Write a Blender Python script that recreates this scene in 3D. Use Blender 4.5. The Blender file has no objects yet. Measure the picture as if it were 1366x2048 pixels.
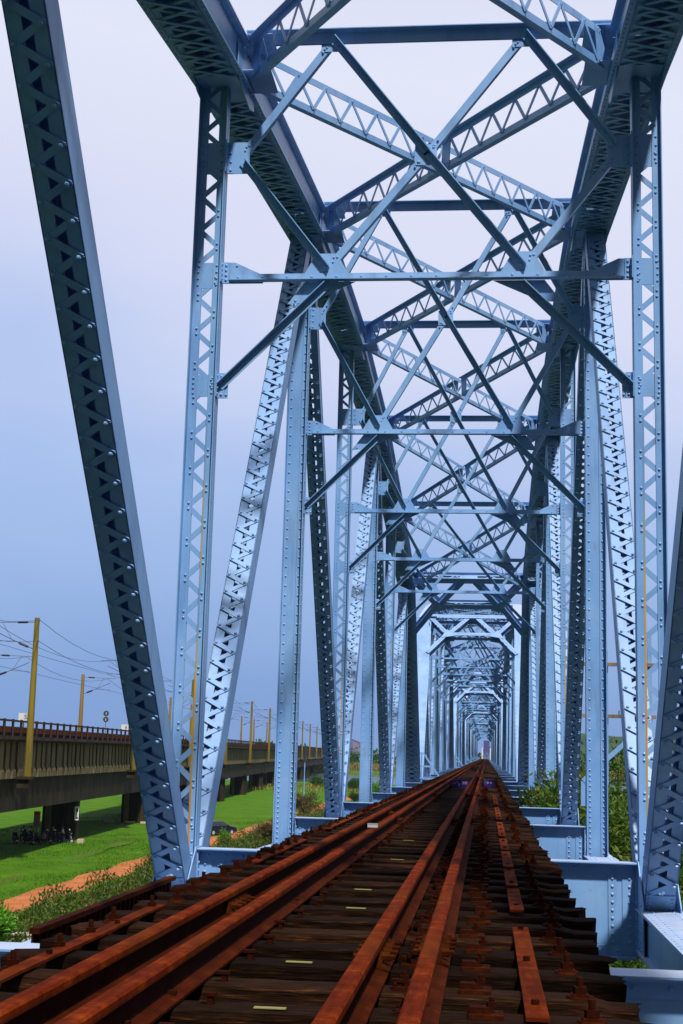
import bpy, bmesh, math, random
from mathutils import Vector, Matrix
random.seed(7)
S = bpy.context.scene
C = S.collection
PI = math.pi

# ------------------------------------------------------------------ camera
CAM = Vector((0.7753, -7.5683, 1.0763))
F_PX, YAW, PITCH, ROLL = 2770.44, 0.1074, 0.172, -0.0266
fw = Vector((-math.sin(YAW)*math.cos(PITCH), math.cos(YAW)*math.cos(PITCH), math.sin(PITCH)))
rt = Vector((math.cos(YAW), math.sin(YAW), 0))
up = rt.cross(fw)
r2 = rt*math.cos(ROLL) - up*math.sin(ROLL)
u2 = rt*math.sin(ROLL) + up*math.cos(ROLL)
M = Matrix(((r2.x, u2.x, -fw.x, CAM.x), (r2.y, u2.y, -fw.y, CAM.y), (r2.z, u2.z, -fw.z, CAM.z), (0, 0, 0, 1)))
cd = bpy.data.cameras.new('camera')
cd.sensor_fit = 'VERTICAL'; cd.sensor_height = 36.0; cd.sensor_width = 24.0
cd.lens = F_PX/2048*36.0
cd.clip_start = 0.05; cd.clip_end = 20000
cam = bpy.data.objects.new('camera', cd); C.objects.link(cam); cam.matrix_world = M
S.camera = cam

# ------------------------------------------------------------------ light
S.view_settings.view_transform = 'Standard'
S.view_settings.look = 'None'
S.view_settings.exposure = 0.0
S.view_settings.gamma = 1.0
S.view_settings.use_curve_mapping = False
SUN_EL, SUN_AZ = math.radians(54), math.radians(20)     # azimuth measured from -Y (behind the camera) towards +X
sdir = Vector((math.cos(SUN_EL)*math.sin(SUN_AZ), -math.cos(SUN_EL)*math.cos(SUN_AZ), math.sin(SUN_EL)))
sl = bpy.data.lights.new('sun', 'SUN'); sl.energy = 5.0; sl.angle = math.radians(3.0); sl.color = (1.0, 0.965, 0.91)
so = bpy.data.objects.new('sun', sl); C.objects.link(so)
so.rotation_euler = sdir.to_track_quat('Z', 'Y').to_euler()
W = bpy.data.worlds.new('World'); S.world = W; W.use_nodes = True
wn, wl = W.node_tree.nodes, W.node_tree.links
wn.clear()
wo = wn.new('ShaderNodeOutputWorld'); b1 = wn.new('ShaderNodeBackground'); b2 = wn.new('ShaderNodeBackground'); mx = wn.new('ShaderNodeMixShader')
sky = wn.new('ShaderNodeTexSky'); sky.sky_type = 'NISHITA'; sky.sun_disc = False
sky.sun_elevation = SUN_EL; sky.sun_rotation = math.radians(180) - SUN_AZ
sky.air_density = 1.4; sky.dust_density = 3.0
b1.inputs['Strength'].default_value = 0.1
wl.new(sky.outputs[0], b1.inputs[0])
tc = wn.new('ShaderNodeTexCoord'); sx = wn.new('ShaderNodeSeparateXYZ'); rp = wn.new('ShaderNodeValToRGB')
wl.new(tc.outputs['Generated'], sx.inputs[0])
nz = wn.new('ShaderNodeTexNoise'); nz.inputs['Scale'].default_value = 2.2; nz.inputs['Detail'].default_value = 4
mp = wn.new('ShaderNodeMapping'); mp.inputs['Scale'].default_value = (1, 1, 2.5)
wl.new(tc.outputs['Generated'], mp.inputs[0]); wl.new(mp.outputs[0], nz.inputs[0])
ma = wn.new('ShaderNodeMath'); ma.operation = 'MULTIPLY_ADD'; ma.inputs[1].default_value = 0.24; ma.inputs[2].default_value = -0.12
wl.new(nz.outputs[0], ma.inputs[0])
ad = wn.new('ShaderNodeMath'); ad.operation = 'ADD'; wl.new(sx.outputs['Z'], ad.inputs[0]); wl.new(ma.outputs[0], ad.inputs[1])
ax = wn.new('ShaderNodeMath'); ax.operation = 'MULTIPLY_ADD'; ax.inputs[1].default_value = 0.14      # the sun side (east, +X) is paler
wl.new(sx.outputs['X'], ax.inputs[0]); wl.new(ad.outputs[0], ax.inputs[2])
wl.new(ax.outputs[0], rp.inputs[0])
e = rp.color_ramp.elements
e[0].position = 0.0; e[0].color = (0.225, 0.40, 0.80, 1)
e[1].position = 1.0; e[1].color = (0.50, 0.56, 0.85, 1)
for pos, col in ((0.06, (0.28, 0.45, 0.84, 1)), (0.17, (0.41, 0.56, 0.93, 1)), (0.31, (0.77, 0.80, 1.02, 1)), (0.45, (0.88, 0.90, 1.06, 1))):
    q = e.new(pos); q.color = col
b2.inputs['Strength'].default_value = 1.0
# the veil of cloud lies ahead; unseen low sky behind is dimmed to deepen underside shade
mr = wn.new('ShaderNodeMapRange'); mr.interpolation_type = 'SMOOTHSTEP'
mr.inputs['From Min'].default_value = -0.05; mr.inputs['From Max'].default_value = 0.60; mr.inputs['To Min'].default_value = 0.10; mr.inputs['To Max'].default_value = 1.0
c1 = wn.new('ShaderNodeMath'); c1.operation = 'MULTIPLY_ADD'; c1.inputs[1].default_value = 0.55
wl.new(sx.outputs['Z'], c1.inputs[0]); wl.new(sx.outputs['Y'], c1.inputs[2]); wl.new(c1.outputs[0], mr.inputs['Value'])
vm = wn.new('ShaderNodeVectorMath'); vm.operation = 'SCALE'
wl.new(rp.outputs[0], vm.inputs[0]); wl.new(mr.outputs[0], vm.inputs['Scale'])
wl.new(vm.outputs[0], b2.inputs[0])
mx.inputs[0].default_value = 0.85
wl.new(b1.outputs[0], mx.inputs[1]); wl.new(b2.outputs[0], mx.inputs[2]); wl.new(mx.outputs[0], wo.inputs[0])
S.cycles.max_bounces = 6
S.cycles.volume_bounces = 0

# ------------------------------------------------------------------ mesh helpers
def V(*a): return Vector(a)
class MB:
    def __init__(s): s.v = []; s.f = []
    def add(s, vs, fs):
        o = len(s.v); s.v += [tuple(q) for q in vs]; s.f += [tuple(i+o for i in q) for q in fs]
    def hexa(s, P):            # 8 points: 4 bottom ccw, 4 top
        s.add(P, [(3, 2, 1, 0), (4, 5, 6, 7), (0, 1, 5, 4), (1, 2, 6, 5), (2, 3, 7, 6), (3, 0, 4, 7)])
    def box(s, x0, x1, y0, y1, z0, z1):
        s.hexa([(x0, y0, z0), (x1, y0, z0), (x1, y1, z0), (x0, y1, z0), (x0, y0, z1), (x1, y0, z1), (x1, y1, z1), (x0, y1, z1)])
    def bar(s, p0, p1, w, t, wd):
        p0, p1, wd = Vector(p0), Vector(p1), Vector(wd)
        d = (p1-p0).normalized(); n = d.cross(wd)
        if n.length < 1e-6: n = d.orthogonal()
        n.normalize(); a = n.cross(d).normalized()*(w/2); b = n*(t/2)
        s.hexa([p0-a-b, p0+a-b, p0+a+b, p0-a+b, p1-a-b, p1+a-b, p1+a+b, p1-a+b])
    def leg(s, p0, p1, da, a, db, t):          # flat leg reaching a along da, thickness t along db, from the corner line
        p0, p1, da, db = Vector(p0), Vector(p1), Vector(da).normalized(), Vector(db).normalized()
        A, B = da*a, db*t
        s.hexa([p0, p0+A, p0+A+B, p0+B, p1, p1+A, p1+A+B, p1+B])
    def angle(s, p0, p1, da, a, db, b, t):
        s.leg(p0, p1, da, a, db, t)
        da, db = Vector(da).normalized(), Vector(db).normalized()
        s.leg(Vector(p0)+db*t, Vector(p1)+db*t, db, b-t, da, t)
    def plate(s, pts, n, t):
        n = Vector(n).normalized()*t; k = len(pts); pts = [Vector(q) for q in pts]
        vs = pts + [q+n for q in pts]
        s.add(vs, [tuple(range(k-1, -1, -1)), tuple(range(k, 2*k))] + [(i, (i+1) % k, (i+1) % k+k, i+k) for i in range(k)])
    def rivet(s, p, n, r=0.016):
        p, n = Vector(p), Vector(n).normalized(); a = n.orthogonal().normalized(); b = n.cross(a)
        vs = []
        for rr, h in ((r, 0), (r*0.8, r*0.55)):
            for i in range(6):
                c = i*PI/3; vs.append(p+a*(rr*math.cos(c))+b*(rr*math.sin(c))+n*h)
        vs.append(p+n*r*0.9)
        s.add(vs, [(i, (i+1) % 6, (i+1) % 6+6, i+6) for i in range(6)] + [(i+6, (i+1) % 6+6, 12) for i in range(6)])
    def extrude(s, prof, p0, p1, ua, ub):
        p0, p1, ua, ub = Vector(p0), Vector(p1), Vector(ua), Vector(ub); k = len(prof)
        vs = [p0+ua*a+ub*b for a, b in prof] + [p1+ua*a+ub*b for a, b in prof]
        s.add(vs, [tuple(range(k-1, -1, -1)), tuple(range(k, 2*k))] + [(i, (i+1) % k, (i+1) % k+k, i+k) for i in range(k)])
    def tube(s, pts, rad, n=6):
        pts = [Vector(q) for q in pts]; k = len(pts)
        if not isinstance(rad, (list, tuple)): rad = [rad]*k
        vs = []; ref = None
        for i in range(k):
            d = (pts[min(i+1, k-1)]-pts[max(i-1, 0)]).normalized()
            if ref is None: ref = d.orthogonal().normalized()
            a = (ref-d*ref.dot(d))
            a = a.normalized() if a.length > 1e-5 else d.orthogonal().normalized()
            ref = a; b = d.cross(a)
            for j in range(n):
                c = 2*PI*j/n; vs.append(pts[i]+a*(rad[i]*math.cos(c))+b*(rad[i]*math.sin(c)))
        fs = [(i*n+j, i*n+(j+1) % n, (i+1)*n+(j+1) % n, (i+1)*n+j) for i in range(k-1) for j in range(n)]
        fs += [tuple(range(n-1, -1, -1)), tuple(range((k-1)*n, k*n))]
        s.add(vs, fs)
    def cyl(s, p0, p1, r, n=10): s.tube([p0, p1], r, n)
    def ball(s, c, r, n=8, m=5, sz=(1, 1, 1)):
        c = Vector(c); vs = []
        for i in range(m+1):
            th = PI*i/m
            for j in range(n):
                ph = 2*PI*j/n
                vs.append(c+V(r*sz[0]*math.sin(th)*math.cos(ph), r*sz[1]*math.sin(th)*math.sin(ph), r*sz[2]*math.cos(th)))
        s.add(vs, [(i*n+j, (i+1)*n+j, (i+1)*n+(j+1) % n, i*n+(j+1) % n) for i in range(m) for j in range(n)])
    def leaf(s, c, d, w, l):
        c, d = Vector(c), Vector(d).normalized(); a = d.orthogonal().normalized()
        a = (Matrix.Rotation(random.random()*6.28, 3, d) @ a)*(w/2)
        s.add([c, c+d*l*0.45+a, c+d*l, c+d*l*0.45-a], [(0, 1, 2, 3)])
    def build(s, name, mat, parent=None, org=(0, 0, 0), smooth=False, mw=None):
        me = bpy.data.meshes.new(name)
        o = Vector(org)
        me.from_pydata([(q[0]-o.x, q[1]-o.y, q[2]-o.z) for q in s.v], [], s.f); me.update()
        if smooth: me.polygons.foreach_set('use_smooth', [True]*len(me.polygons))
        me.materials.append(mat)
        ob = bpy.data.objects.new(name, me); C.objects.link(ob)
        if parent is not None: ob.parent = parent
        else: ob.location = o
        return ob

def tag(o, label, cat, group=None, kind=None):
    if label: o['label'] = label
    if cat: o['category'] = cat
    if group: o['group'] = group
    if kind: o['kind'] = kind
    return o
def thing(name, label, cat, loc=(0, 0, 0), group=None, rz=0.0):
    o = bpy.data.objects.new(name, None); C.objects.link(o); o.location = loc; o.rotation_euler = (0, 0, rz)
    o.empty_display_size = 0.2
    return tag(o, label, cat, group)
def struct(o): o['kind'] = 'structure'; return o
def copy_tree(root):
    r = root.copy(); C.objects.link(r)
    for ch in list(root.children):
        c = ch.copy(); C.objects.link(c); c.parent = r
        for g in list(ch.children):
            d = g.copy(); C.objects.link(d); d.parent = c
    return r

# ------------------------------------------------------------------ materials
def mat(name, col, rough=0.6, spec=0.4):
    m = bpy.data.materials.new(name); m.use_nodes = True
    b = m.node_tree.nodes['Principled BSDF']
    b.inputs['Base Color'].default_value = (*col, 1); b.inputs['Roughness'].default_value = rough
    b.inputs['Specular IOR Level'].default_value = spec
    return m
def nd(m, t): return m.node_tree.nodes.new(t)
def lk(m, a, b): m.node_tree.links.new(a, b)
def noise(m, scale, detail=4, vec=None, sc=(1, 1, 1), coord='Object', rough=0.55):
    n = nd(m, 'ShaderNodeTexNoise'); n.inputs['Scale'].default_value = scale; n.inputs['Detail'].default_value = detail; n.inputs['Roughness'].default_value = rough
    t = nd(m, 'ShaderNodeTexCoord'); p = nd(m, 'ShaderNodeMapping'); p.inputs['Scale'].default_value = sc
    lk(m, t.outputs[coord], p.inputs[0]); lk(m, p.outputs[0], n.inputs[0]); return n.outputs[0]
def ramp(m, src, stops):
    r = nd(m, 'ShaderNodeValToRGB'); el = r.color_ramp.elements
    el[0].position, el[0].color = stops[0][0], (*stops[0][1], 1)
    el[1].position, el[1].color = stops[-1][0], (*stops[-1][1], 1)
    for p, c in stops[1:-1]:
        q = el.new(p); q.color = (*c, 1)
    lk(m, src, r.inputs[0]); return r.outputs[0]
def mixc(m, fac, a, b, mode='MIX'):
    x = nd(m, 'ShaderNodeMix'); x.data_type = 'RGBA'; x.blend_type = mode
    for s, v in ((x.inputs[0], fac), (x.inputs[6], a), (x.inputs[7], b)):
        if isinstance(v, (int, float)): s.default_value = v
        elif isinstance(v, tuple): s.default_value = (*v, 1)
        else: lk(m, v, s)
    return x.outputs[2]
def math_(m, op, a, b=None, c=None):
    x = nd(m, 'ShaderNodeMath'); x.operation = op
    for i, v in enumerate((a, b, c)):
        if v is None: continue
        if isinstance(v, (int, float)): x.inputs[i].default_value = v
        else: lk(m, v, x.inputs[i])
    return x.outputs[0]
def bump(m, h, strength=0.3, dist=0.02):
    b = nd(m, 'ShaderNodeBump'); b.inputs['Strength'].default_value = strength; b.inputs['Distance'].default_value = dist
    lk(m, h, b.inputs['Height']); lk(m, b.outputs[0], m.node_tree.nodes['Principled BSDF'].inputs['Normal'])
def setc(m, c): lk(m, c, m.node_tree.nodes['Principled BSDF'].inputs['Base Color'])
def island(m):
    return nd(m, 'ShaderNodeNewGeometry').outputs['Random Per Island']

def paint_mat():
    m = mat('blue_bridge_paint', (0.27, 0.44, 0.72), 0.42, 0.5)
    n1 = noise(m, 0.9, 5); c = ramp(m, n1, [(0.25, (0.115, 0.265, 0.54)), (0.5, (0.170, 0.345, 0.64)), (0.75, (0.235, 0.415, 0.69))])
    n2 = noise(m, 5.0, 6, sc=(1, 1, 0.12)); c = mixc(m, math_(m, 'MULTIPLY', ramp(m, n2, [(0.53, (0, 0, 0)), (0.70, (1, 1, 1))]), 0.38), c, (0.08, 0.14, 0.27))
    n5 = noise(m, 0.55, 7, rough=0.6); c = mixc(m, math_(m, 'MULTIPLY', ramp(m, n5, [(0.55, (0, 0, 0)), (0.585, (1, 1, 1))]), 0.22), c, (0.30, 0.45, 0.68))
    n6 = noise(m, 11, 7, sc=(1, 1, 0.25), rough=0.7); c = mixc(m, math_(m, 'MULTIPLY', ramp(m, n6, [(0.63, (0, 0, 0)), (0.70, (1, 1, 1))]), 0.45), c, (0.20, 0.13, 0.07))
    # rust stains with their own shape, denser near the deck
    t = nd(m, 'ShaderNodeTexCoord'); sp = nd(m, 'ShaderNodeSeparateXYZ'); lk(m, t.outputs['Object'], sp.inputs[0])
    low = math_(m, 'SMOOTHSTEP' if False else 'MULTIPLY_ADD', sp.outputs[2], -0.16, 0.72)
    n3 = noise(m, 2.95, 7, sc=(1.4, 1.4, 0.35), rough=0.65)
    k = ramp(m, math_(m, 'ADD', n3, math_(m, 'MULTIPLY', math_(m, 'MAXIMUM', low, 0.0), 0.05)), [(0.70, (0, 0, 0)), (0.76, (1, 1, 1))])
    c = mixc(m, math_(m, 'MULTIPLY', k, 0.7), c, (0.36, 0.17, 0.03))
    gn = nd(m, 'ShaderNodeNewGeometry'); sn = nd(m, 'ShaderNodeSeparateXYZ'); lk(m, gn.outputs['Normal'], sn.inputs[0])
    lit_tops = math_(m, 'MULTIPLY', ramp(m, sn.outputs[2], [(0.45, (0, 0, 0)), (0.60, (0.25, 0.25, 0.25)), (0.80, (0.32, 0.32, 0.32)), (0.95, (1, 1, 1))]), ramp(m, noise(m, 3.5, 6), [(0.3, (0.55, 0.55, 0.55)), (0.6, (1, 1, 1))]))  # upward faces coloured paler, sunlit tops painted into the base colour
    c = mixc(m, math_(m, 'MULTIPLY', lit_tops, 0.75), c, (0.50, 0.53, 0.63))
    n4 = noise(m, 38, 3); c = mixc(m, math_(m, 'MULTIPLY', ramp(m, n4, [(0.66, (0, 0, 0)), (0.72, (1, 1, 1))]), 0.35), c, (0.14, 0.11, 0.09))
    setc(m, c); bump(m, noise(m, 30, 4), 0.12, 0.004)
    return m
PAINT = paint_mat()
OCHRE = mat('ochre_rust_stain', (0.5, 0.3, 0.05), 0.8, 0.2)
_t = nd(OCHRE, 'ShaderNodeTexCoord'); _s = nd(OCHRE, 'ShaderNodeSeparateXYZ'); lk(OCHRE, _t.outputs['Object'], _s.inputs[0])
_oc = ramp(OCHRE, math_(OCHRE, 'ADD', noise(OCHRE, 1.1, 6, sc=(1, 1, 0.6)), math_(OCHRE, 'MULTIPLY_ADD', _s.outputs[2], -0.055, 0.12)), [(0.36, (0.15, 0.27, 0.46)), (0.45, (0.30, 0.30, 0.20)), (0.55, (0.48, 0.30, 0.06)), (0.7, (0.52, 0.22, 0.02))]); setc(OCHRE, _oc)
def rust_mat(name, a, b, c3, rough=0.85):
    m = mat(name, b, rough, 0.03)
    c = ramp(m, noise(m, 7, 7, rough=0.7), [(0.30, a), (0.5, b), (0.70, c3)])
    c = mixc(m, math_(m, 'MULTIPLY', ramp(m, noise(m, 3.0, 7, sc=(6, 0.5, 6), rough=0.75), [(0.42, (0, 0, 0)), (0.62, (1, 1, 1))]), 0.75), c, tuple(q*0.35 for q in b))
    c = mixc(m, math_(m, 'MULTIPLY', ramp(m, noise(m, 1.3, 4, sc=(3, 0.6, 3)), [(0.5, (0, 0, 0)), (0.7, (1, 1, 1))]), 0.6), c, (0.11, 0.028, 0.002))
    c = mixc(m, math_(m, 'MULTIPLY', ramp(m, noise(m, 90, 3), [(0.6, (0, 0, 0)), (0.68, (1, 1, 1))]), 0.5), c, (0.05, 0.014, 0.006))
    setc(m, c); bump(m, noise(m, 60, 5), 0.5, 0.004)
    return m
RUST = rust_mat('rusty_rail_steel', (0.065, 0.007, 0.0008), (0.165, 0.018, 0.0010), (0.235, 0.034, 0.0016))
RUST_D = rust_mat('dark_rusty_steel', (0.012, 0.003, 0.0015), (0.034, 0.0065, 0.002), (0.075, 0.014, 0.003))
RUST_S = rust_mat('brown_strap_steel', (0.035, 0.005, 0.001), (0.105, 0.0135, 0.0012), (0.20, 0.036, 0.003))
RUST_O = rust_mat('orange_rusty_steel', (0.045, 0.006, 0.001), (0.12, 0.016, 0.0012), (0.34, 0.085, 0.006))
def rail_mat():
    m = rust_mat('rusty_rail_dark_web', (0.040, 0.005, 0.0008), (0.135, 0.016, 0.0011), (0.27, 0.050, 0.0035))
    b = m.node_tree.nodes['Principled BSDF']; old = b.inputs['Base Color'].links[0].from_socket
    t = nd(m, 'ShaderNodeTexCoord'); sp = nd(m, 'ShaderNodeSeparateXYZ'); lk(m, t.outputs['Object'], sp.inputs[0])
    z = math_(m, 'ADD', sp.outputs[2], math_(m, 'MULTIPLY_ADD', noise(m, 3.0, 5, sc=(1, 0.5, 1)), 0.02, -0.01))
    k = ramp(m, math_(m, 'MULTIPLY', z, 7.0), [(0.12, (0.68, 0.68, 0.68)), (0.24, (0.9, 0.9, 0.9)), (0.66, (0.9, 0.9, 0.9)), (0.80, (0, 0, 0))])  # web and foot darker than the head
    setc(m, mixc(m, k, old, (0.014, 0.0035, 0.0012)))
    return m
RAILM = rail_mat()
def timber_mat():
    m = mat('weathered_sleeper_timber', (0.02, 0.012, 0.008), 0.95, 0.06)
    oi = nd(m, 'ShaderNodeObjectInfo')
    g = noise(m, 9, 8, sc=(0.7, 9, 9), rough=0.7)
    c = ramp(m, g, [(0.3, (0.003, 0.0016, 0.001)), (0.46, (0.010, 0.0044, 0.002)), (0.60, (0.026, 0.010, 0.004)), (0.74, (0.11, 0.046, 0.015))])
    br = math_(m, 'MULTIPLY_ADD', oi.outputs['Random'], 1.4, 0.55)
    cb = nd(m, 'ShaderNodeCombineColor')
    for q in range(3): lk(m, br, cb.inputs[q])
    c2 = mixc(m, 1.0, c, cb.outputs[0], 'MULTIPLY')
    n2 = noise(m, 2.2, 5); c2 = mixc(m, math_(m, 'MULTIPLY', ramp(m, n2, [(0.58, (0, 0, 0)), (0.7, (1, 1, 1))]), 0.45), c2, (0.035, 0.009, 0.003))
    setc(m, c2); bump(m, g, 0.9, 0.02)
    return m
TIMBER = timber_mat()
YELLOW = mat('yellow_mark_paint', (0.22, 0.205, 0.06), 0.8)
def concrete_mat(name, a, b, streak, s=0.7):
    m = mat(name, a, 0.9, 0.2)
    c = ramp(m, noise(m, 0.35, 6), [(0.3, a), (0.7, b)])
    c = mixc(m, math_(m, 'MULTIPLY', ramp(m, noise(m, 1.9, 7, sc=(1, 1, 0.09), rough=0.7), [(0.42, (0, 0, 0)), (0.62, (1, 1, 1))]), s), c, streak)
    setc(m, c); bump(m, noise(m, 6, 6), 0.3, 0.02)
    return m
GIRDER_C = concrete_mat('stained_girder_concrete', (0.145, 0.122, 0.055), (0.205, 0.172, 0.085), (0.028, 0.021, 0.010))
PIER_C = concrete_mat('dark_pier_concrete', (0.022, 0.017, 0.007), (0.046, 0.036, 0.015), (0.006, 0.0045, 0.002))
RAIL_C = concrete_mat('dark_balustrade_concrete', (0.035, 0.020, 0.022), (0.07, 0.04, 0.03), (0.02, 0.012, 0.012))
PALE_C = concrete_mat('pale_concrete', (0.50, 0.40, 0.28), (0.58, 0.50, 0.38), (0.36, 0.25, 0.15), 0.4)
POLE_Y = concrete_mat('ochre_pole_paint', (0.20, 0.155, 0.020), (0.25, 0.195, 0.030), (0.10, 0.070, 0.016), 0.8)
POLE_B = concrete_mat('brown_pole_paint', (0.24, 0.15, 0.05), (0.30, 0.19, 0.06), (0.15, 0.08, 0.03), 0.6)
BLACK = mat('black_insulator', (0.012, 0.012, 0.016), 0.4)
WIRE = mat('dark_wire', (0.04, 0.04, 0.05), 0.5)
WHITE = mat('white_paint', (0.68, 0.68, 0.68), 0.5)
GREY_CARD = mat('grey_card', (0.35, 0.35, 0.38), 0.7)
INK = mat('black_ink', (0.03, 0.035, 0.05), 0.6)
def leafmat(name, cols, rough=0.55):
    m = mat(name, cols[0], rough, 0.3)
    k = len(cols); c = ramp(m, island(m), [(i/(k-1), q) for i, q in enumerate(cols)])
    setc(m, c)
    b = m.node_tree.nodes['Principled BSDF']
    tr = nd(m, 'ShaderNodeBsdfTranslucent'); lk(m, c, tr.inputs[0])
    ms = nd(m, 'ShaderNodeMixShader'); ms.inputs[0].default_value = 0.25
    out = m.node_tree.nodes['Material Output']
    lk(m, b.outputs[0], ms.inputs[1]); lk(m, tr.outputs[0], ms.inputs[2]); lk(m, ms.outputs[0], out.inputs[0])
    return m
LEAF_A = leafmat('willow_leaves', [(0.018, 0.060, 0.004), (0.035, 0.095, 0.005), (0.055, 0.13, 0.006), (0.09, 0.15, 0.008), (0.14, 0.14, 0.012)])
LEAF_D = leafmat('dark_green_leaves', [(0.010, 0.045, 0.006), (0.022, 0.085, 0.006), (0.045, 0.12, 0.008), (0.07, 0.15, 0.010)])
LEAF_B = leafmat('bright_green_leaves', [(0.04, 0.16, 0.005), (0.08, 0.26, 0.008), (0.14, 0.34, 0.012)])
LEAF_H = leafmat('scrub_leaves', [(0.014, 0.050, 0.003), (0.030, 0.085, 0.004), (0.055, 0.115, 0.005), (0.09, 0.12, 0.008), (0.16, 0.08, 0.012)])
LEAF_R = leafmat('dry_reed_leaves', [(0.10, 0.11, 0.014), (0.22, 0.16, 0.03), (0.36, 0.25, 0.06)])
LEAF_Z = leafmat('dry_brown_leaves', [(0.045, 0.050, 0.010), (0.09, 0.055, 0.015), (0.15, 0.085, 0.025), (0.05, 0.10, 0.008)])
GRASSM = leafmat('grass_blades', [(0.034, 0.115, 0.002), (0.064, 0.175, 0.003), (0.105, 0.205, 0.004)])
BARK = mat('bark', (0.05, 0.032, 0.018), 0.9)

# ------------------------------------------------------------------ setting
GZ = -8.0
def ground_mat():
    m = mat('grass_field', (0.05, 0.19, 0.005), 0.95, 0.1)
    c = ramp(m, noise(m, 0.35, 9, rough=0.7), [(0.3, (0.034, 0.105, 0.002)), (0.48, (0.062, 0.165, 0.003)), (0.62, (0.090, 0.20, 0.003)), (0.78, (0.14, 0.195, 0.006))])
    c = mixc(m, math_(m, 'MULTIPLY', ramp(m, noise(m, 0.05, 4), [(0.5, (0, 0, 0)), (0.68, (1, 1, 1))]), 0.5), c, (0.10, 0.145, 0.006))
    c = mixc(m, math_(m, 'MULTIPLY', ramp(m, noise(m, 5, 6, rough=0.7), [(0.5, (0, 0, 0)), (0.7, (1, 1, 1))]), 0.5), c, (0.016, 0.062, 0.002))
    # scrub soil under the bridge and to its right, darkened to cut bounce light
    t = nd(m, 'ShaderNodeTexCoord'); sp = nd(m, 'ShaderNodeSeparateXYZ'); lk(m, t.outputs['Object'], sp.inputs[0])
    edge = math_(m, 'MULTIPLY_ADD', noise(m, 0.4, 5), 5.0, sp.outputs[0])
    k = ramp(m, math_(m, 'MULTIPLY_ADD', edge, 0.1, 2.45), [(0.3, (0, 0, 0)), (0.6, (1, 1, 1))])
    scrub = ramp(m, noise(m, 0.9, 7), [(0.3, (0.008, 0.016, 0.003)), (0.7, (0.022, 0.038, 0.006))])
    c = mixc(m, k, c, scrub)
    setc(m, c); bump(m, noise(m, 8, 5), 1.0, 0.15)
    return m
GROUND = ground_mat()
g = MB()
# ground as a gently rolling sheet
NX, NY = 60, 80
xs = [-2500, -1200, -600, -300] + [-150+300*i/40 for i in range(41)] + [300, 600, 1200, 2500]
ys = [-300, -150, -60] + [-20+10*i for i in range(52)] + [600, 750, 1000, 1500, 2500, 4000]
def gz(x, y):
    k = 0.0
    if -70 < x < 90 and -10 < y < 320:
        k = 0.12*math.sin(x*0.31+y*0.05)*math.sin(y*0.11+1)
        if -29 < x < -23: k *= 0.15
    if y > 420 and y < 640: k -= 1.2*min(1, (y-420)/25)*min(1, (640-y)/25)
    return GZ+k
vs = [(x, y, gz(x, y)) for y in ys for x in xs]; n = len(xs)
g.add(vs, [(j*n+i, j*n+i+1, (j+1)*n+i+1, (j+1)*n+i) for j in range(len(ys)-1) for i in range(n-1)])
struct(g.build('ground', GROUND, smooth=True))
# path of red earth
pm = mat('red_earth', (0.42, 0.14, 0.045), 0.95, 0.1)
pc = ramp(pm, noise(pm, 0.8, 7), [(0.3, (0.36, 0.11, 0.033)), (0.7, (0.47, 0.17, 0.06))]); setc(pm, pc); bump(pm, noise(pm, 12, 5), 0.5, 0.03)
p = MB(); rows = []
for i in range(90):
    y = 30+i*3.2; w = 1.35+0.22*math.sin(i*1.7)+0.12*math.sin(i*4.1); cx = -26.1+0.25*math.sin(y*0.045)-0.004*(y-90)
    rows.append((cx-w, cx-0.3, cx+0.3, cx+w+0.15*math.sin(i*2.9), y))
for i in range(len(rows)):
    a, b, c_, d, y = rows[i]
    p.v += [(a, y, GZ+0.03), (b, y, GZ+0.07), (c_, y, GZ+0.07), (d, y, GZ+0.03)]
p.f += [(i*4+j, i*4+j+1, i*4+j+5, i*4+j+4) for i in range(len(rows)-1) for j in range(3)]
struct(p.build('path', pm))
# worn brown trail in the grass near the viaduct
p = MB()
for i in range(40):
    y = 70+i*2.6; cx = -32.2-0.05*(y-100); w = 0.55+0.25*math.sin(i*1.3)
    p.v += [(cx-w, y, gz(cx-w, y)+0.025), (cx+w, y, gz(cx+w, y)+0.025)]
p.f += [(2*i, 2*i+1, 2*i+3, 2*i+2) for i in range(39)]
tm = mat('trodden_earth', (0.10, 0.085, 0.012), 0.95, 0.1)
tcol = ramp(tm, noise(tm, 1.2, 6), [(0.35, (0.040, 0.15, 0.005)), (0.62, (0.085, 0.10, 0.012))]); setc(tm, tcol)
struct(p.build('trail', tm))
# river
wm = mat('river_water', (0.10, 0.15, 0.20), 0.12, 0.6)
bump(wm, noise(wm, 0.6, 4, sc=(1, 0.3, 1)), 0.15, 0.1)
p = MB(); p.add([(-2500, 440, GZ-0.5), (2500, 440, GZ-0.5), (2500, 625, GZ-0.5), (-2500, 625, GZ-0.5)], [(0, 1, 2, 3)])
struct(p.build('river', wm))
# hills on the horizon
hm = mat('wooded_hill', (0.03, 0.07, 0.03), 0.95, 0.1)
setc(hm, ramp(hm, noise(hm, 0.02, 7), [(0.35, (0.014, 0.040, 0.016)), (0.65, (0.045, 0.085, 0.03))]))
def hills(pts, depth):
    p = MB(); rws = []
    k = len(pts)
    for j in range(7):
        t = j/6; prof = math.sin(PI*min(1, t*1.0))
        for (x, y, h) in pts:
            p.v.append((x*(1+0.0*t), y+depth*t, GZ-1+(h+random.uniform(-0.06, 0.06)*h)*prof))
    p.f += [(j*k+i, j*k+i+1, (j+1)*k+i+1, (j+1)*k+i) for j in range(6) for i in range(k-1)]
    return p
hp = []
for i in range(120):
    x = 60+i*14; h = 36+10*math.sin(i*0.11)+6*math.sin(i*0.37+1)+random.uniform(-1.6, 1.6)
    hp.append((x, 1500+0.12*x, h))
struct(hills(hp, 500).build('hills', hm, smooth=True))

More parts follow.
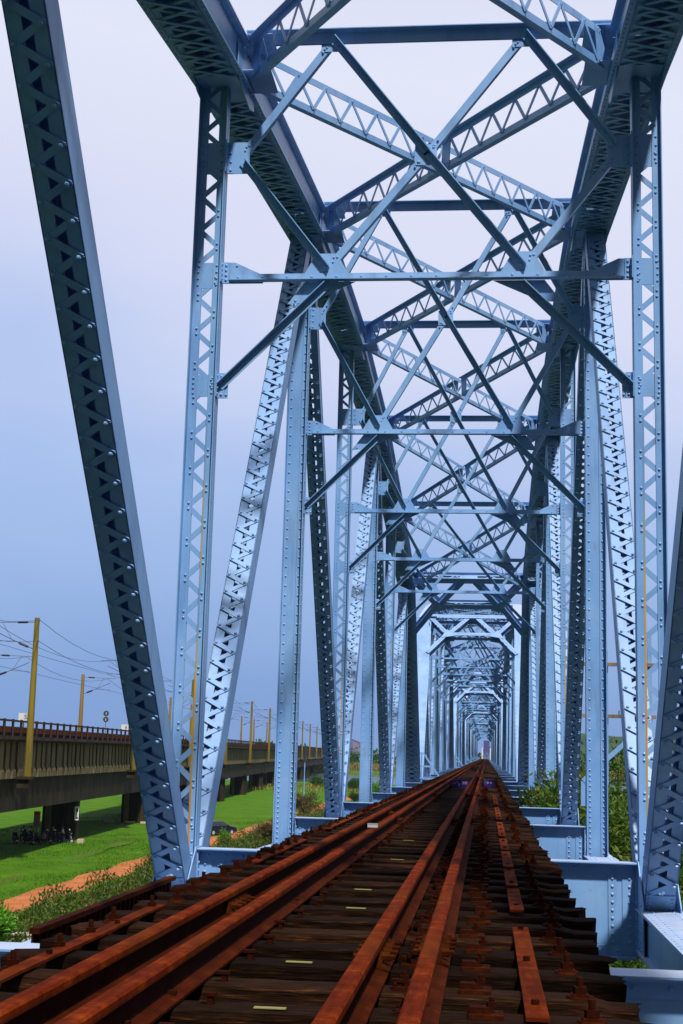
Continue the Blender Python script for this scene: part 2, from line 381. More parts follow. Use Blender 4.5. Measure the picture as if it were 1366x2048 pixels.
# ------------------------------------------------------------------ steel truss spans
P = 7.92
ZC = {-1: None, 0: 7.65, 1: 9.02, 2: 10.1, 3: 10.42, 4: 10.1, 5: 9.02, 6: 7.65}     # underside of the top chord
XI, XO = 2.40, 2.74
ORG = V(0, -P, -1.0)
def lacing(mb, p0, p1, across, half, nrm, step, w=0.06, t=0.012, riv=True, double=False, rr=0.019):
    """zigzag flat bars along p0-p1, swinging +-half along `across`, lying on the plane with normal nrm"""
    p0, p1, a, nrm = Vector(p0), Vector(p1), Vector(across).normalized(), Vector(nrm).normalized()
    L = (p1-p0).length; d = (p1-p0)/L; k = max(2, int(round(L/step))); st = L/k
    for z in ((1, -1) if double else (1,)):
        off = nrm*(t*1.2 if z < 0 else 0)
        for i in range(k):
            sg = z if i % 2 == 0 else -z
            lift = nrm*(t*1.05 if i % 2 else 0)
            q0 = p0+d*(i*st)-a*(half*sg)+off+lift; q1 = p0+d*((i+1)*st)+a*(half*sg)+off+lift
            dd = (q1-q0).normalized()*(w*0.42)
            mb.bar(q0-dd, q1+dd, w, t, nrm.cross(dd))
            if riv and z > 0: mb.rivet(q0+nrm*(t*(2.0 if True else 1)), nrm, rr)
def post_laced(s, n):
    mb = MB(); y = n*P; z0, z1 = -0.35, ZC[n]+0.05
    for xa, dx in ((XI, 1), (XO, -1)):
        for sy in (-1, 1):
            x = s*xa; X = V(s*dx, 0, 0)
            y0 = y+sy*0.007
            mb.angle((x, y0, z0), (x, y0, z1), X, 0.105, (0, sy, 0), 0.095, 0.012)
    k = int((z1-z0)/0.205); st = (z1-z0)/k; xa, xb = s*(XI+0.055), s*(XO-0.055)
    for i in range(k):
        q0 = V(xa if i % 2 else xb, y, z0+i*st); q1 = V(xb if i % 2 else xa, y, z0+(i+1)*st)
        mb.bar(q0, q1, 0.06, 0.0115+0.0008*(i % 2), (0, 0, 1))
    for i in range(k+1):
        x = s*(XI+0.07) if i % 2 else s*(XO-0.07)
        for dz in (-0.035, 0.035): mb.rivet((x, y-0.019, z0+i*st+dz), (0, -1, 0), 0.017)
    for zz, hh in ((5.27, 0.26), (6.62, 0.32), ((6.58+ZC[n]+0.6)/2, 0.40), (0.0, 0.5)):
        mb.box(min(s*(XI+0.1), s*(XO-0.1)), max(s*(XI+0.1), s*(XO-0.1)), y-0.0072, y+0.0075, zz-hh/2, zz+hh/2)
        for r in range(4):
            for x in (s*(XI+0.06), s*(XO-0.06)): mb.rivet((x, y-0.019, zz-hh/2+0.04+r*(hh-0.08)/3), (0, -1, 0), 0.016)
    return mb
def post_solid(s, n):
    mb = MB(); y = n*P; z0, z1 = -0.5, ZC[n]+0.05
    mb.box(min(s*XI, s*XO)+0.013, max(s*XI, s*XO)-0.013, y-0.006, y+0.006, z0, z1)
    for xa, dx in ((XI, 1), (XO, -1)):
        for sy in (-1, 1):
            x = s*xa; y0 = y+sy*0.007
            mb.angle((x, y0, z0), (x, y0, z1), (s*dx, 0, 0), 0.105, (0, sy, 0), 0.13, 0.014)
            k = int((z1-z0)/0.165)
            for i in range(k):
                zz = z0+(i+0.5)*0.165
                if zz < 0.9 and i % 1 == 0: mb.rivet((x+s*dx*0.06, y0+sy*0.014, zz+0.08), (0, sy, 0), 0.019)
                mb.rivet((x+s*dx*0.06, y0+sy*0.014, zz), (0, sy, 0), 0.019)
                if sy < 0 and xa == XI: mb.rivet((x, y0-0.07, zz), (-s, 0, 0), 0.016)
    return mb
def diagonal(s, a, b, depth=0.32, heavy=False):
    """box of two channels from node a (bottom) to b (top) = (y,z); laced on the upper and lower faces"""
    mb = MB(); A, B = V(0, *a), V(0, *b); d = (B-A).normalized(); nrm = V(1, 0, 0).cross(d)
    if nrm.y > 0: nrm = -nrm              # face that looks back toward the camera
    A += d*0.42; B -= d*0.45
    xi, xo = s*(XI-0.0), s*(XO-0.02)
    h = depth/2
    for x, dx in ((xi, s), (xo, -s)):
        X = V(dx, 0, 0)
        mb.leg(V(x, 0, 0)+A-nrm*h, V(x, 0, 0)+B-nrm*h, nrm, depth, X, 0.014)
        for sg in (1, -1):
            mb.leg(V(x, 0, 0)+A+nrm*(sg*h), V(x, 0, 0)+B+nrm*(sg*h), X, 0.122, -nrm*sg, 0.014)
    mid = V((xi+xo)/2, 0, 0); half = abs(xo-xi)/2-0.045
    for sg in (1, -1):
        o = nrm*(sg*(h+0.007))
        lacing(mb, mid+A+o+d*0.30, mid+B+o-d*0.38, (1, 0, 0), half, nrm*sg, 0.148, w=0.062, rr=0.021)
        for q, ln in ((A, 0.28), (B-d*0.36, 0.36)):
            mb.bar(mid+q+o, mid+q+d*ln+o, abs(xo-xi)-0.02, 0.012, (1, 0, 0))
            for i in range(4):
                for sx_ in (-1, 1): mb.rivet(mid+q+d*(0.05+i*(ln-0.1)/3)+V(sx_*half, 0, 0)+o+nrm*sg*0.006, nrm*sg, 0.018)
    return mb
def chord_piece(mb, s, a, b, riv=True):
    """top chord box between (y,z underside) a and b"""
    A, B = V(0, *a), V(0, *b); d = (B-A).normalized(); u = V(1, 0, 0).cross(d)
    if u.z < 0: u = -u
    xi, xo, H = s*2.22, s*2.74, 0.50
    for x, dx in ((xi, s), (xo, -s)):
        X = V(x, 0, 0)
        mb.leg(X+A, X+B, u, H, (dx, 0, 0), 0.016)
        for q in (-1, 1):
            mb.leg(X+A+V(0.001*q, 0, 0), X+B+V(0.001*q, 0, 0), (q*dx, 0, 0), 0.085 if q > 0 else 0.075, u, 0.016)
            mb.leg(X+A+u*(H-0.016), X+B+u*(H-0.016), (q*dx, 0, 0), 0.075, u, 0.015)
    mid = V((xi+xo)/2, 0, 0)
    mb.leg(V(xi-s*0.085, 0, 0)+A+u*(H+0.001), V(xi-s*0.085, 0, 0)+B+u*(H+0.001), (s, 0, 0), 0.69, u, 0.016)
    lacing(mb, mid+A+d*0.5-u*0.008, mid+B-d*0.5-u*0.008, (1, 0, 0), 0.21, -u, 0.27, w=0.055, double=True, riv=False)
    for q in (A, B-d*0.5):
        mb.bar(mid+q-u*0.01, mid+q+d*0.5-u*0.01, 0.50, 0.012, (1, 0, 0))
    L = (B-A).length
    if riv:
        for i in range(int(L/0.14)):
            q = A+d*(0.07+i*0.14)
            mb.rivet(V(xi-s*0.045, 0, 0)+q-u*0.0, -u, 0.014); mb.rivet(V(xo+s*0.045, 0, 0)+q, -u, 0.014)
            mb.rivet(V(xi, 0, 0)+q+u*0.05, (-s, 0, 0), 0.014); mb.rivet(V(xi, 0, 0)+q+u*0.44, (-s, 0, 0), 0.014)
def end_post(s, y0, y1):
    mb = MB(); A, B = V(0, y0, -0.55), V(0, y1, ZC[0]+0.2); d = (B-A).normalized(); u = V(1, 0, 0).cross(d)
    if u.z < 0: u = -u
    xi, xo, H = s*2.22, s*2.74, 0.46
    A -= u*0.23; B -= u*0.23
    for x, dx in ((xi, s), (xo, -s)):
        X = V(x, 0, 0)
        mb.leg(X+A, X+B, u, H, (dx, 0, 0), 0.016)
        mb.leg(X+A, X+B, (dx, 0, 0), 0.10, u, 0.016); mb.leg(X+A, X+B, (-dx, 0, 0), 0.075, u, 0.016)
    X = V(xi-s*0.085, 0, 0)
    mb.leg(X+A+u*(H+0.001), X+B+u*(H+0.001), (s, 0, 0), 0.69, u, 0.018)
    mid = V((xi+xo)/2, 0, 0)
    lacing(mb, mid+A+d*0.8-u*0.008, mid+B-d*0.5-u*0.008, (1, 0, 0), 0.21, -u, 0.27, w=0.055, double=True, riv=True)
    L = (B-A).length
    for i in range(int(L/0.16)):
        q = A+d*(0.08+i*0.16)
        for x in (xi-s*0.04, xi+s*0.05, xo-s*0.05, xo+s*0.04): mb.rivet(V(x, 0, 0)+q+u*(H+0.019), u, 0.014)
    for q, ln in ((A, 0.8), (B-d*0.5, 0.5)): mb.bar(mid+q-u*0.01, mid+q+d*ln-u*0.01, 0.5, 0.012, (1, 0, 0))
    return mb, d, u
def bottom_chord(s):
    mb = MB(); z0, z1 = -0.90, -0.46; y0, y1 = -P, 7*P
    for x, dx in ((s*2.42, s), (s*2.74, -s)):
        a, b = sorted((x, x+dx*0.016)); mb.box(a, b, y0, y1, z0, z1)
        for z in (z0, z1-0.014):
            a, b = sorted((x, x-dx*0.07)); mb.box(a, b, y0, y1, z, z+0.014)
    a, b = sorted((s*2.35, s*2.81)); 
    for i in range(8):
        ya = y0+i*P
        mb.box(a, b, ya+0.55, ya+P/2-0.002, z1+0.001, z1+0.015); mb.box(a, b, ya+P/2+0.002, ya+P-0.55, z1+0.001, z1+0.015)
        k = 44
        for j in range(k):
            yy = ya+0.6+j*(P-1.2)/(k-1)
            for x in (s*2.39, s*2.47, s*2.69, s*2.77): mb.rivet((x, yy, z1+0.015), (0, 0, 1), 0.014)
            mb.rivet((s*2.42, yy, z1-0.05), (-s, 0, 0), 0.014)
    return mb
def floor_beam(n):
    mb = MB(); y = n*P; h = 0.98; x = 2.385
    mb.box(-x, x, y-0.006, y+0.006, -h, -0.012)
    mb.box(-x, x, y-0.135, y+0.135, -0.0119, 0.0)
    mb.box(-x, x, y-0.135, y+0.135, -h-0.012, -h-0.0001)
    for sy in (-1, 1):
        mb.box(-x, x, *sorted((y+sy*0.0062, y+sy*0.020)), -0.125, -0.0125)
        mb.box(-x, x, *sorted((y+sy*0.0062, y+sy*0.020)), -h+0.0005, -h+0.125)
        mb.box(-x, x, *sorted((y+sy*0.020, y+sy*0.125)), -0.026, -0.0125)
        mb.box(-x, x, *sorted((y+sy*0.020, y+sy*0.125)), -h+0.0005, -h+0.014)
        i = -x+0.12
        while i < x-0.1:
            mb.rivet((i, y+sy*0.020, -0.072), (0, sy, 0), 0.019); mb.rivet((i+0.07, y+sy*0.020, -h+0.07), (0, sy, 0), 0.019)
            i += 0.19
        for sx_ in (-1, 1):
            for xx, w in ((sx_*2.30, 0.15), (sx_*2.12, 0.085), (sx_*1.14, 0.085)):
                mb.box(xx-w/2, xx+w/2, *sorted((y+sy*0.0064, y+sy*0.019)), -h+0.127, -0.127)
                for r in range(9):
                    zz = -0.17-r*0.082; mb.rivet((xx, y+sy*0.019, zz), (0, sy, 0), 0.018)
            xx = sx_*2.375
            mb.box(*sorted((xx, xx-sx_*0.012)), *sorted((y+sy*0.021, y+sy*0.11)), -h+0.02, -0.03)
            for r in range(9): mb.rivet((xx-sx_*0.012, y+sy*0.07, -0.15-r*0.085), (-sx_, 0, 0), 0.017)
    return mb
def stringer(sx_):
    mb = MB(); x = sx_*0.95
    for n in range(-1, 7):
        y0, y1 = n*P+0.14, (n+1)*P-0.14
        mb.box(x-0.005, x+0.005, y0, y1, -0.75, -0.016); mb.box(x-0.10, x+0.10, y0, y1, -0.015, -0.001); mb.box(x-0.1, x+0.1, y0, y1, -0.765, -0.751)
    return mb
def sway_frame(root, n):
    y = n*P; zb, zt = 6.58, ZC[n]+0.60; zm = (zb+zt)/2; fr = MB(); G = 1.15
    # lower strut
    fr.angle((-XI+0.10, y-0.012, zb-0.05), (XI-0.10, y-0.012, zb-0.05), (0, 0, 1), 0.10, (0, -1, 0), 0.10, 0.012)
    for i in range(16):
        fr.rivet((-2.2+i*4.4/15, y-0.025, zb+0.01), (0, -1, 0), 0.016)
    # top strut
    f = fr
    st = MB(); st.angle((-2.20, y-0.012, zt+0.08), (2.20, y-0.012, zt+0.08), (0, 0, -1), 0.15, (0, -1, 0), 0.11, 0.012)
    st.angle((-2.20, y+0.004, zt+0.08), (2.20, y+0.004, zt+0.08), (0, 0, -1), 0.15, (0, 1, 0), 0.11, 0.012)
    ob = fr.build('sway_frame', PAINT, root, ORG)
    st.build('top_strut', PAINT, ob, ORG)
    def brace(p0, p1, front):
        b = MB(); p0, p1 = V(p0[0], y, p0[1]), V(p1[0], y, p1[1]); d = (p1-p0).normalized(); uu = d.cross(V(0, 1, 0))
        if uu.z < 0: uu = -uu
        if front:
            o = V(0, -0.014, 0); b.angle(p0+uu*0.045+o, p1+uu*0.045+o, -uu, 0.09, (0, -1, 0), 0.09, 0.011)
        else:
            o = V(0, 0.008, 0); b.angle(p0-uu*0.045+o, p1-uu*0.045+o, uu, 0.09, (0, 1, 0), 0.085, 0.011)
        for q in (p0, p1):
            sg = 1 if q == p0 else -1
            for r in range(3):
                b.rivet(q+d*sg*(0.04+r*0.08)+V(0, -0.026 if front else -0.003, 0), (0, -1, 0), 0.016)
        return b
    e_ = 0.06
    br = []
    for p0, p1, fnt in (((-G, zt-0.02), (0.02, zm), True), ((0, zm+0.02), (G, zb+0.10), True), ((G, zt-0.02), (0.02, zm+0.02), False), ((0, zm), (-G, zb+0.10), False),
                        ((-G, zt-0.02), (-2.2, zm+e_), False), ((G, zt-0.02), (2.2, zm+e_), True), ((-2.2, zm-e_), (-G, zb+0.10), True), ((2.2, zm-e_), (G, zb+0.10), False)):
        brace(p0, p1, fnt).build('brace', PAINT, ob, ORG)
    for sx_ in (-1, 1):
        brace((sx_*(G-0.02), zb-0.10), (sx_*2.36, 5.25), True).build('knee_brace', PAINT, ob, ORG)
    pl = [([(-0.13, zm-0.13), (0.13, zm-0.13), (0.13, zm+0.13), (-0.13, zm+0.13)], 1)]
    for sx_ in (-1, 1):
        pl.append(([(sx_*(G-0.14), zt+0.04), (sx_*(G+0.14), zt+0.04), (sx_*(G+0.14), zt-0.17), (sx_*(G-0.14), zt-0.17)], sx_))
        pl.append(([(sx_*(G+0.30), zb-0.02), (sx_*(G+0.12), zb+0.30), (sx_*(G-0.12), zb+0.30), (sx_*(G-0.30), zb-0.02)], -sx_))
        pl.append(([(sx_*(G-0.35), zb-0.05), (sx_*(G+0.25), zb-0.05), (sx_*(G+0.45), zb-0.32), (sx_*(G+0.20), zb-0.30)], sx_))
        pl.append(([(sx_*2.395, zm-0.20), (sx_*2.12, zm-0.20), (sx_*2.12, zm+0.20), (sx_*2.395, zm+0.20)], -sx_))
        pl.append(([(sx_*2.395, zb-0.06), (sx_*1.9, zb-0.06), (sx_*1.9, zb+0.04), (sx_*2.24, zb+0.20), (sx_*2.395, zb+0.20)], -sx_))
        pl.append(([(sx_*2.395, 5.12), (sx_*2.27, 5.12), (sx_*2.27, 5.35), (sx_*2.395, 5.42)], -sx_))
    for pts, w in pl:
        b = MB(); b.plate([V(a, y-0.003, c) for a, c in pts], (0, 1, 0), 0.01)
        cx = sum(a for a, c in pts)/len(pts); cz = sum(c for a, c in pts)/len(pts)
        for a, c in pts: b.rivet((a*0.7+cx*0.3, y-0.004, c*0.7+cz*0.3), (0, -1, 0), 0.016)
        if abs(cx) > 2.1:
            sg = 1 if cx > 0 else -1; zs = [c for a, c in pts]
            b.box(*sorted((sg*2.398, sg*2.31)), y-0.016, y-0.004, min(zs), max(zs)); b.box(*sorted((sg*2.398, sg*2.386)), y-0.10, y-0.017, min(zs), max(zs))
            for r in range(4): b.rivet((sg*2.345, y-0.016, min(zs)+0.04+r*(max(zs)-min(zs)-0.08)/3), (0, -1, 0), 0.018); b.rivet((sg*2.386, y-0.06, min(zs)+0.04+r*(max(zs)-min(zs)-0.08)/3), (-sg, 0, 0), 0.018)
        b.build('gusset_plate', PAINT, ob, ORG)
def lattice(mb, A, B, vert, dep, wid, step=0.30, riv=True, ends=0.22, single=None):
    """lattice girder: flange angles top and bottom, zigzag web between"""
    A, B = Vector(A), Vector(B); d = (B-A).normalized(); side = d.cross(Vector(vert)).normalized(); u = side.cross(d).normalized()
    if u.z < 0: u = -u
    for sg in (1, -1):
        q = u*(sg*dep/2)
        fr_ = 1 if side.y < 0 else -1                 # sign of the side that faces the near end of the span
        sds = (1, -1) if single is None else ((-fr_,) if (single == 'back' or sg < 0) else (fr_,))
        for sd in sds:
            o = side*(sd*0.006)
            mb.angle(A+q+o, B+q+o, -u*sg, 0.09, side*sd, wid/2, 0.010)
    L = (B-A).length-2*ends; k = max(2, int(L/step)); st = L/k
    hh = dep/2-0.06
    for i in range(k):
        sg = 1 if i % 2 else -1
        q0 = A+d*(ends+i*st)-u*(hh*sg); q1 = A+d*(ends+(i+1)*st)+u*(hh*sg)
        mb.bar(q0, q1, 0.05, 0.010, u)
        if riv:
            mb.rivet(q0+side*0.017, side, 0.014); mb.rivet(q0-side*0.017, -side, 0.014)
    for q in (A, B-d*ends):
        mb.bar(q, q+d*ends, dep-0.03, 0.010, u)
        for r in range(4):
            for sg in (1, -1):
                for sd in (1, -1): mb.rivet(q+d*(0.03+r*(ends-0.06)/3)+u*sg*hh+side*sd*0.017, side*sd, 0.014)
def portal(root, y0, y1):
    mb_, d, u = end_post(1, y0, y1)
    top = V(0, y1, ZC[0]+0.42); dn = -d
    ob = None
    m = MB(); lattice(m, top+V(-2.2, 0, 0), top+V(2.2, 0, 0), u, 0.42, 0.24, 0.36)
    m.bar(top+V(-0.35, 0, 0), top+V(0.35, 0, 0), 0.40, 0.02, u)
    ob = m.build('portal_frame', PAINT, root, ORG)
    Tm, Tl = 1.32, 2.75
    def mem(p, q, nm):
        m = MB(); lattice(m, top+V(p[0], 0, 0)+dn*p[1], top+V(q[0], 0, 0)+dn*q[1], u, 0.34, 0.20, 0.34); m.build(nm, PAINT, ob, ORG)
    mem((-1.4, Tm), (1.4, Tm), 'lower_strut')
    for sx_ in (-1, 1):
        mem((sx_*1.3, Tm), (sx_*2.25, Tl), 'knee_brace')
        mem((sx_*2.15, 0.1), (sx_*1.25, Tm), 'brace'); mem((sx_*0.25, 0.1), (sx_*1.2, Tm), 'brace')
        m = MB(); c = top+dn*Tm
        for sg in (1, -1):
            m.plate([c+V(sx_*0.95, 0, 0)+u*sg*0.175, c+V(sx_*1.3, 0, 0)+u*sg*0.175-dn*0.32, c+V(sx_*1.6, 0, 0)+u*sg*0.175+dn*0.32, c+V(sx_*0.9, 0, 0)+u*sg*0.175+dn*0.16], u*sg, 0.012)
        m.build('gusset_plate', PAINT, ob, ORG)
def make_span():
    root = thing('bridge_span', 'nearest light blue riveted steel truss span, whose posts and bracing fill the view', 'bridge', tuple(ORG), 'steel truss spans along the rusty track')
    for s in (-1, 1):
        m = MB()
        for n in range(0, 6): chord_piece(m, s, (n*P, ZC[n]), ((n+1)*P, ZC[n+1]))
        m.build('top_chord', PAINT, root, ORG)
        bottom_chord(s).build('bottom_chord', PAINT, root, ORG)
        for n in (1, 3, 5):
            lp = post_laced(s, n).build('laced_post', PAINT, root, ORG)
            m = MB(); m.box(*sorted((s*(XI+0.088), s*(XI+0.1055))), n*P-0.0215, n*P-0.0195, -0.30, 4.9); m.box(*sorted((s*(XI+0.1052), s*(XI+0.1085))), n*P-0.0215, n*P+0.0, -0.30, 4.9)
            m.build('rust_stain', OCHRE, lp, ORG)
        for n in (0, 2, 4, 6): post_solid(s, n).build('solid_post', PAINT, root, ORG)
        for a, b in ((1, 0), (1, 2), (3, 2), (3, 4), (5, 4), (5, 6)):
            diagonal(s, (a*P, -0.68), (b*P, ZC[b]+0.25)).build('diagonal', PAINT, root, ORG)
        for a, b in ((-1, 0), (7, 6)):
            mb_, d, u = end_post(s, a*P, b*P); mb_.build('end_post', PAINT, root, ORG)
        stringer(s).build('stringer', PAINT, root, ORG)
        for n in range(-1, 8):
            # node gussets at bottom chord (inner and outer), and at top chord
            if n % 2 and -1 < n < 7:
                m = MB()
                for x in (s*2.388, s*2.754):
                    m.plate([V(x, n*P+a, c) for a, c in ((-0.62, -0.92), (0.62, -0.92), (0.62, -0.40), (0.16, 0.02), (-0.16, 0.02), (-0.62, -0.40))], (s if x*s > 2.5 else -s, 0, 0), 0.012)
                for r in range(6):
                    for q in (-0.45, -0.2, 0.2, 0.45): m.rivet((s*2.376, n*P+q, -0.85+r*0.09), (-s, 0, 0), 0.017)
                m.build('gusset_plate', PAINT, root, ORG)
            if 0 <= n <= 6:
                m = MB(); z = ZC[n]
                for x in (s*2.205, s*2.742):
                    m.plate([V(x, n*P+a, c) for a, c in ((-0.6, z+0.30), (-0.55, z-0.06), (-0.25, z-0.16), (0.25, z-0.16), (0.55, z-0.06), (0.6, z+0.30))], (s if x*s > 2.5 else -s, 0, 0), 0.012)
                m.box(*sorted((s*2.20, s*1.85)), n*P-0.30, n*P+0.30, z+0.06, z+0.072); m.box(*sorted((s*2.20, s*1.85)), n*P-0.30, n*P+0.30, z+0.52, z+0.532)
                m.build('gusset_plate', PAINT, root, ORG)
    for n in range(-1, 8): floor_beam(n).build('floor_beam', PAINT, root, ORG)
    for n in (1, 2, 3, 4, 5): sway_frame(root, n)
    for n in range(0, 6):
        za, zb = ZC[n]+0.30, ZC[n+1]+0.30
        m = MB(); lattice(m, (-2.1, n*P+0.12, za), (2.1, (n+1)*P-0.12, zb), (0, 0, 1), 0.48, 0.17, 0.30, ends=0.26, single='back'); m.build('lateral_brace', PAINT, root, ORG)
        A, B = V(2.1, n*P+0.12, za), V(-2.1, (n+1)*P-0.12, zb); mid = (A+B)/2; d = (B-A).normalized()
        m = MB(); lattice(m, A, mid-d*0.10, (0, 0, 1), 0.48, 0.19, 0.30, ends=0.26, single='front'); lattice(m, mid+d*0.10, B, (0, 0, 1), 0.48, 0.19, 0.30, ends=0.26, single='front')
        m.build('lateral_brace', PAINT, root, ORG)
    portal(root, 7*P, 6*P); portal(root, -P, 0)
    # refuge handrail beside the last floor beam, left side
    m = MB(); y = 7*P-0.35
    def hr(p, q, w=0.07): m.bar((p[0], y, p[1]), (q[0], y, q[1]), w, 0.07, (0, 1, 0))
    hr((-2.85, 1.15), (-2.02, 1.15)); hr((-2.02, 1.15), (-1.30, 0.12), 0.10); hr((-2.10, 1.12), (-2.10, -0.1), 0.10); hr((-2.85, 0.58), (-1.68, 0.58)); hr((-2.85, 0.06), (-1.28, 0.06), 0.16); hr((-1.33, 0.1), (-1.33, -0.15), 0.09)
    m.build('handrail', PAINT, root, ORG)
    return root
span = make_span()
ords = ['second', 'third', 'fourth', 'fifth', 'sixth', 'farthest']
SPAN_L = 8*P+1.24
for i, w in enumerate(ords):
    r = copy_tree(span); r.location = ORG+V(0, SPAN_L*(i+1), 0)
    r['label'] = '%s light blue truss span along the rusty track%s' % (w, ', just past the near portal' if i == 0 else ', nested inside nearer spans')

# ------------------------------------------------------------------ track
YE = 7*P+6*SPAN_L+40
SL_Z0, SL_Z1 = 0.003, 0.215
def rail_prof(h=0.135, head=0.065, foot=0.125):
    a, f = head/2, foot/2
    return [(-f, 0), (f, 0), (f, 0.009), (0.012, 0.026), (0.008, 0.034), (0.008, h-0.044), (a, h-0.032), (a, h-0.008), (a-0.008, h), (-a+0.008, h), (-a, h-0.008), (-a, h-0.032), (-0.008, h-0.044), (-0.008, 0.034), (-0.012, 0.026), (-f, 0.009)]
RX = {'L': -0.566, 'GL': -0.329, 'GR': 0.336, 'R': 0.566}
specs = [('rail', RX['L'], 'left running rail, rusty red, outermost on the left of the track', 'rail', [-0.02, 12, 24, 36]),
         ('guard_rail', RX['GL'], 'left rusty guard rail just inside the left running rail', 'rail', [10.0, 22, 34]),
         ('guard_rail', RX['GR'], 'right rusty guard rail just inside the right running rail', 'rail', [-1.62, 10.2, 22]),
         ('rail', RX['R'], 'right running rail, rusty red, beside the row of steel clips', 'rail', [-1.42, 10.4, 22.4])]
for nm, x, lab, cat, joints in specs:
    t = thing(nm, lab, cat, (x, -8.2, SL_Z1+0.003), 'rusty rails of the track')
    ys_ = [-8.2]+joints+[YE]
    m = MB(); pr = rail_prof()
    for a, b in zip(ys_[:-1], ys_[1:]):
        m.extrude(pr, (x, a+0.004, SL_Z1+0.003), (x, b-0.004, SL_Z1+0.003), (1, 0, 0), (0, 0, 1))
    m.build('rail_bar', RAILM, t, t.location)
    for j in joints:
        for sd in (-1, 1):
            m = MB(); z = SL_Z1+0.003
            m.extrude([(0.009, 0.030), (0.030, 0.022), (0.066, 0.013), (0.066, 0.019), (0.036, 0.034), (0.026, 0.088), (0.009, 0.092)], (x, j-0.28, z), (x, j+0.28, z), (sd, 0, 0), (0, 0, 1))
            for k in (-0.2, -0.07, 0.07, 0.2):
                m.cyl((x+sd*0.028, j+k, z+0.060), (x+sd*0.062, j+k, z+0.060), 0.020, 6); m.cyl((x+sd*0.062, j+k, z+0.060), (x+sd*0.085, j+k, z+0.060), 0.011, 6)
            m.build('joint_bar', RUST_D, t, t.location)
# sleepers
SP = 0.533; Y0 = -8.0; NS = 300
marks = {}
for yy, w in ((-2.59, 'nearest'), (-1.51, 'second'), (0.62, 'third'), (1.78, 'fourth'), (7.07, 'fifth'), (4.4, 'between')):
    marks[int(round((yy-Y0-0.1)/SP))] = w
def sleeper_mesh(seed):
    rnd = random.Random(seed); bm = bmesh.new(); L = 1.285
    nx = 26; w = 0.105
    prof = [(-w, 0), (w, 0), (w, 0.20), (w-0.007, 0.2095), (w-0.04, 0.2125), (0.0, 0.2125), (-w+0.04, 0.2125), (-w+0.007, 0.2095), (-w, 0.20)]
    rings = []
    for i in range(nx+1):
        x = -L+2*L*i/nx
        e_ = 1.0 if 0 < i < nx else 0.94
        rag = 0.0 if 1 < i < nx-1 else rnd.uniform(0.0, 0.025)
        ring = []
        for k, (a, b) in enumerate(prof):
            ja = rnd.uniform(-0.003, 0.002) if k not in (0, 1) else 0
            jb = -abs(rnd.gauss(0, 0.0018)) if k > 1 else 0
            if i in (0, nx): xx = x+(rnd.uniform(-0.03, 0.03))
            else: xx = x
            ring.append(bm.verts.new((xx, a*e_+ja, (b+jb-rag*(1 if k > 1 else 0))*1.0)))
        rings.append(ring)
    k = len(prof)
    for i in range(nx):
        for j in range(k): bm.faces.new((rings[i][j], rings[i+1][j], rings[i+1][(j+1) % k], rings[i][(j+1) % k]))
    bm.faces.new(rings[0]); bm.faces.new(list(reversed(rings[-1])))
    bmesh.ops.recalc_face_normals(bm, faces=bm.faces)
    me = bpy.data.meshes.new('sleeper'); bm.to_mesh(me); bm.free(); me.materials.append(TIMBER); return me
SM = [sleeper_mesh(i) for i in range(9)]
def mesh_of(mb, nm, m_):
    o = mb.build(nm, m_); me = o.data; bpy.data.objects.remove(o); return me
hb = MB()
hb.tube([(0, 0, 0), (0, 0, 0.012)], [0.055, 0.05], 10); hb.box(-0.032, 0.032, -0.032, 0.032, 0.0125, 0.019); hb.cyl((0, 0, 0.0195), (0, 0, 0.045), 0.026, 6); hb.cyl((0, 0, 0.0455), (0, 0, 0.078), 0.012, 8)
HB = mesh_of(hb, 'hook_bolt', RUST_D)
cl = MB()
cl.box(-0.06, 0.06, -0.055, 0.055, 0.0, 0.016); cl.box(-0.055, 0.02, -0.028, 0.028, 0.0165, 0.036); cl.cyl((0.02, 0, 0.0365), (0.02, 0, 0.052), 0.019, 6); cl.cyl((0.02, 0, 0.0525), (0.02, 0, 0.066), 0.010, 6)
CLIP = mesh_of(cl, 'rail_clip', RUST_D)
sk = MB(); sk.box(-0.011, 0.011, -0.011, 0.011, -0.01, 0.03); sk.plate([(-0.02, -0.016, 0.03), (0.03, -0.014, 0.03), (0.03, 0.014, 0.03), (-0.02, 0.016, 0.03)], (0, 0, 1), 0.012)
SPIKE = mesh_of(sk, 'rail_spike', RUST_D)
ym = MB(); ym.box(-0.055, 0.055, -0.016, 0.016, 0, 0.003)
YM = mesh_of(ym, 'yellow_strip', YELLOW)
def part(nm, me, par, loc, rz=0.0, sx_=1.0):
    o = bpy.data.objects.new(nm, me); C.objects.link(o); o.parent = par; o.location = loc; o.rotation_euler = (0, 0, rz)
    return o
bays = ['in the foreground before the nearest cross girder', 'between the nearest and second cross girders', 'between the second and third cross girders', 'between the third and fourth cross girders', 'between the fourth and fifth cross girders']
rnd = random.Random(3)
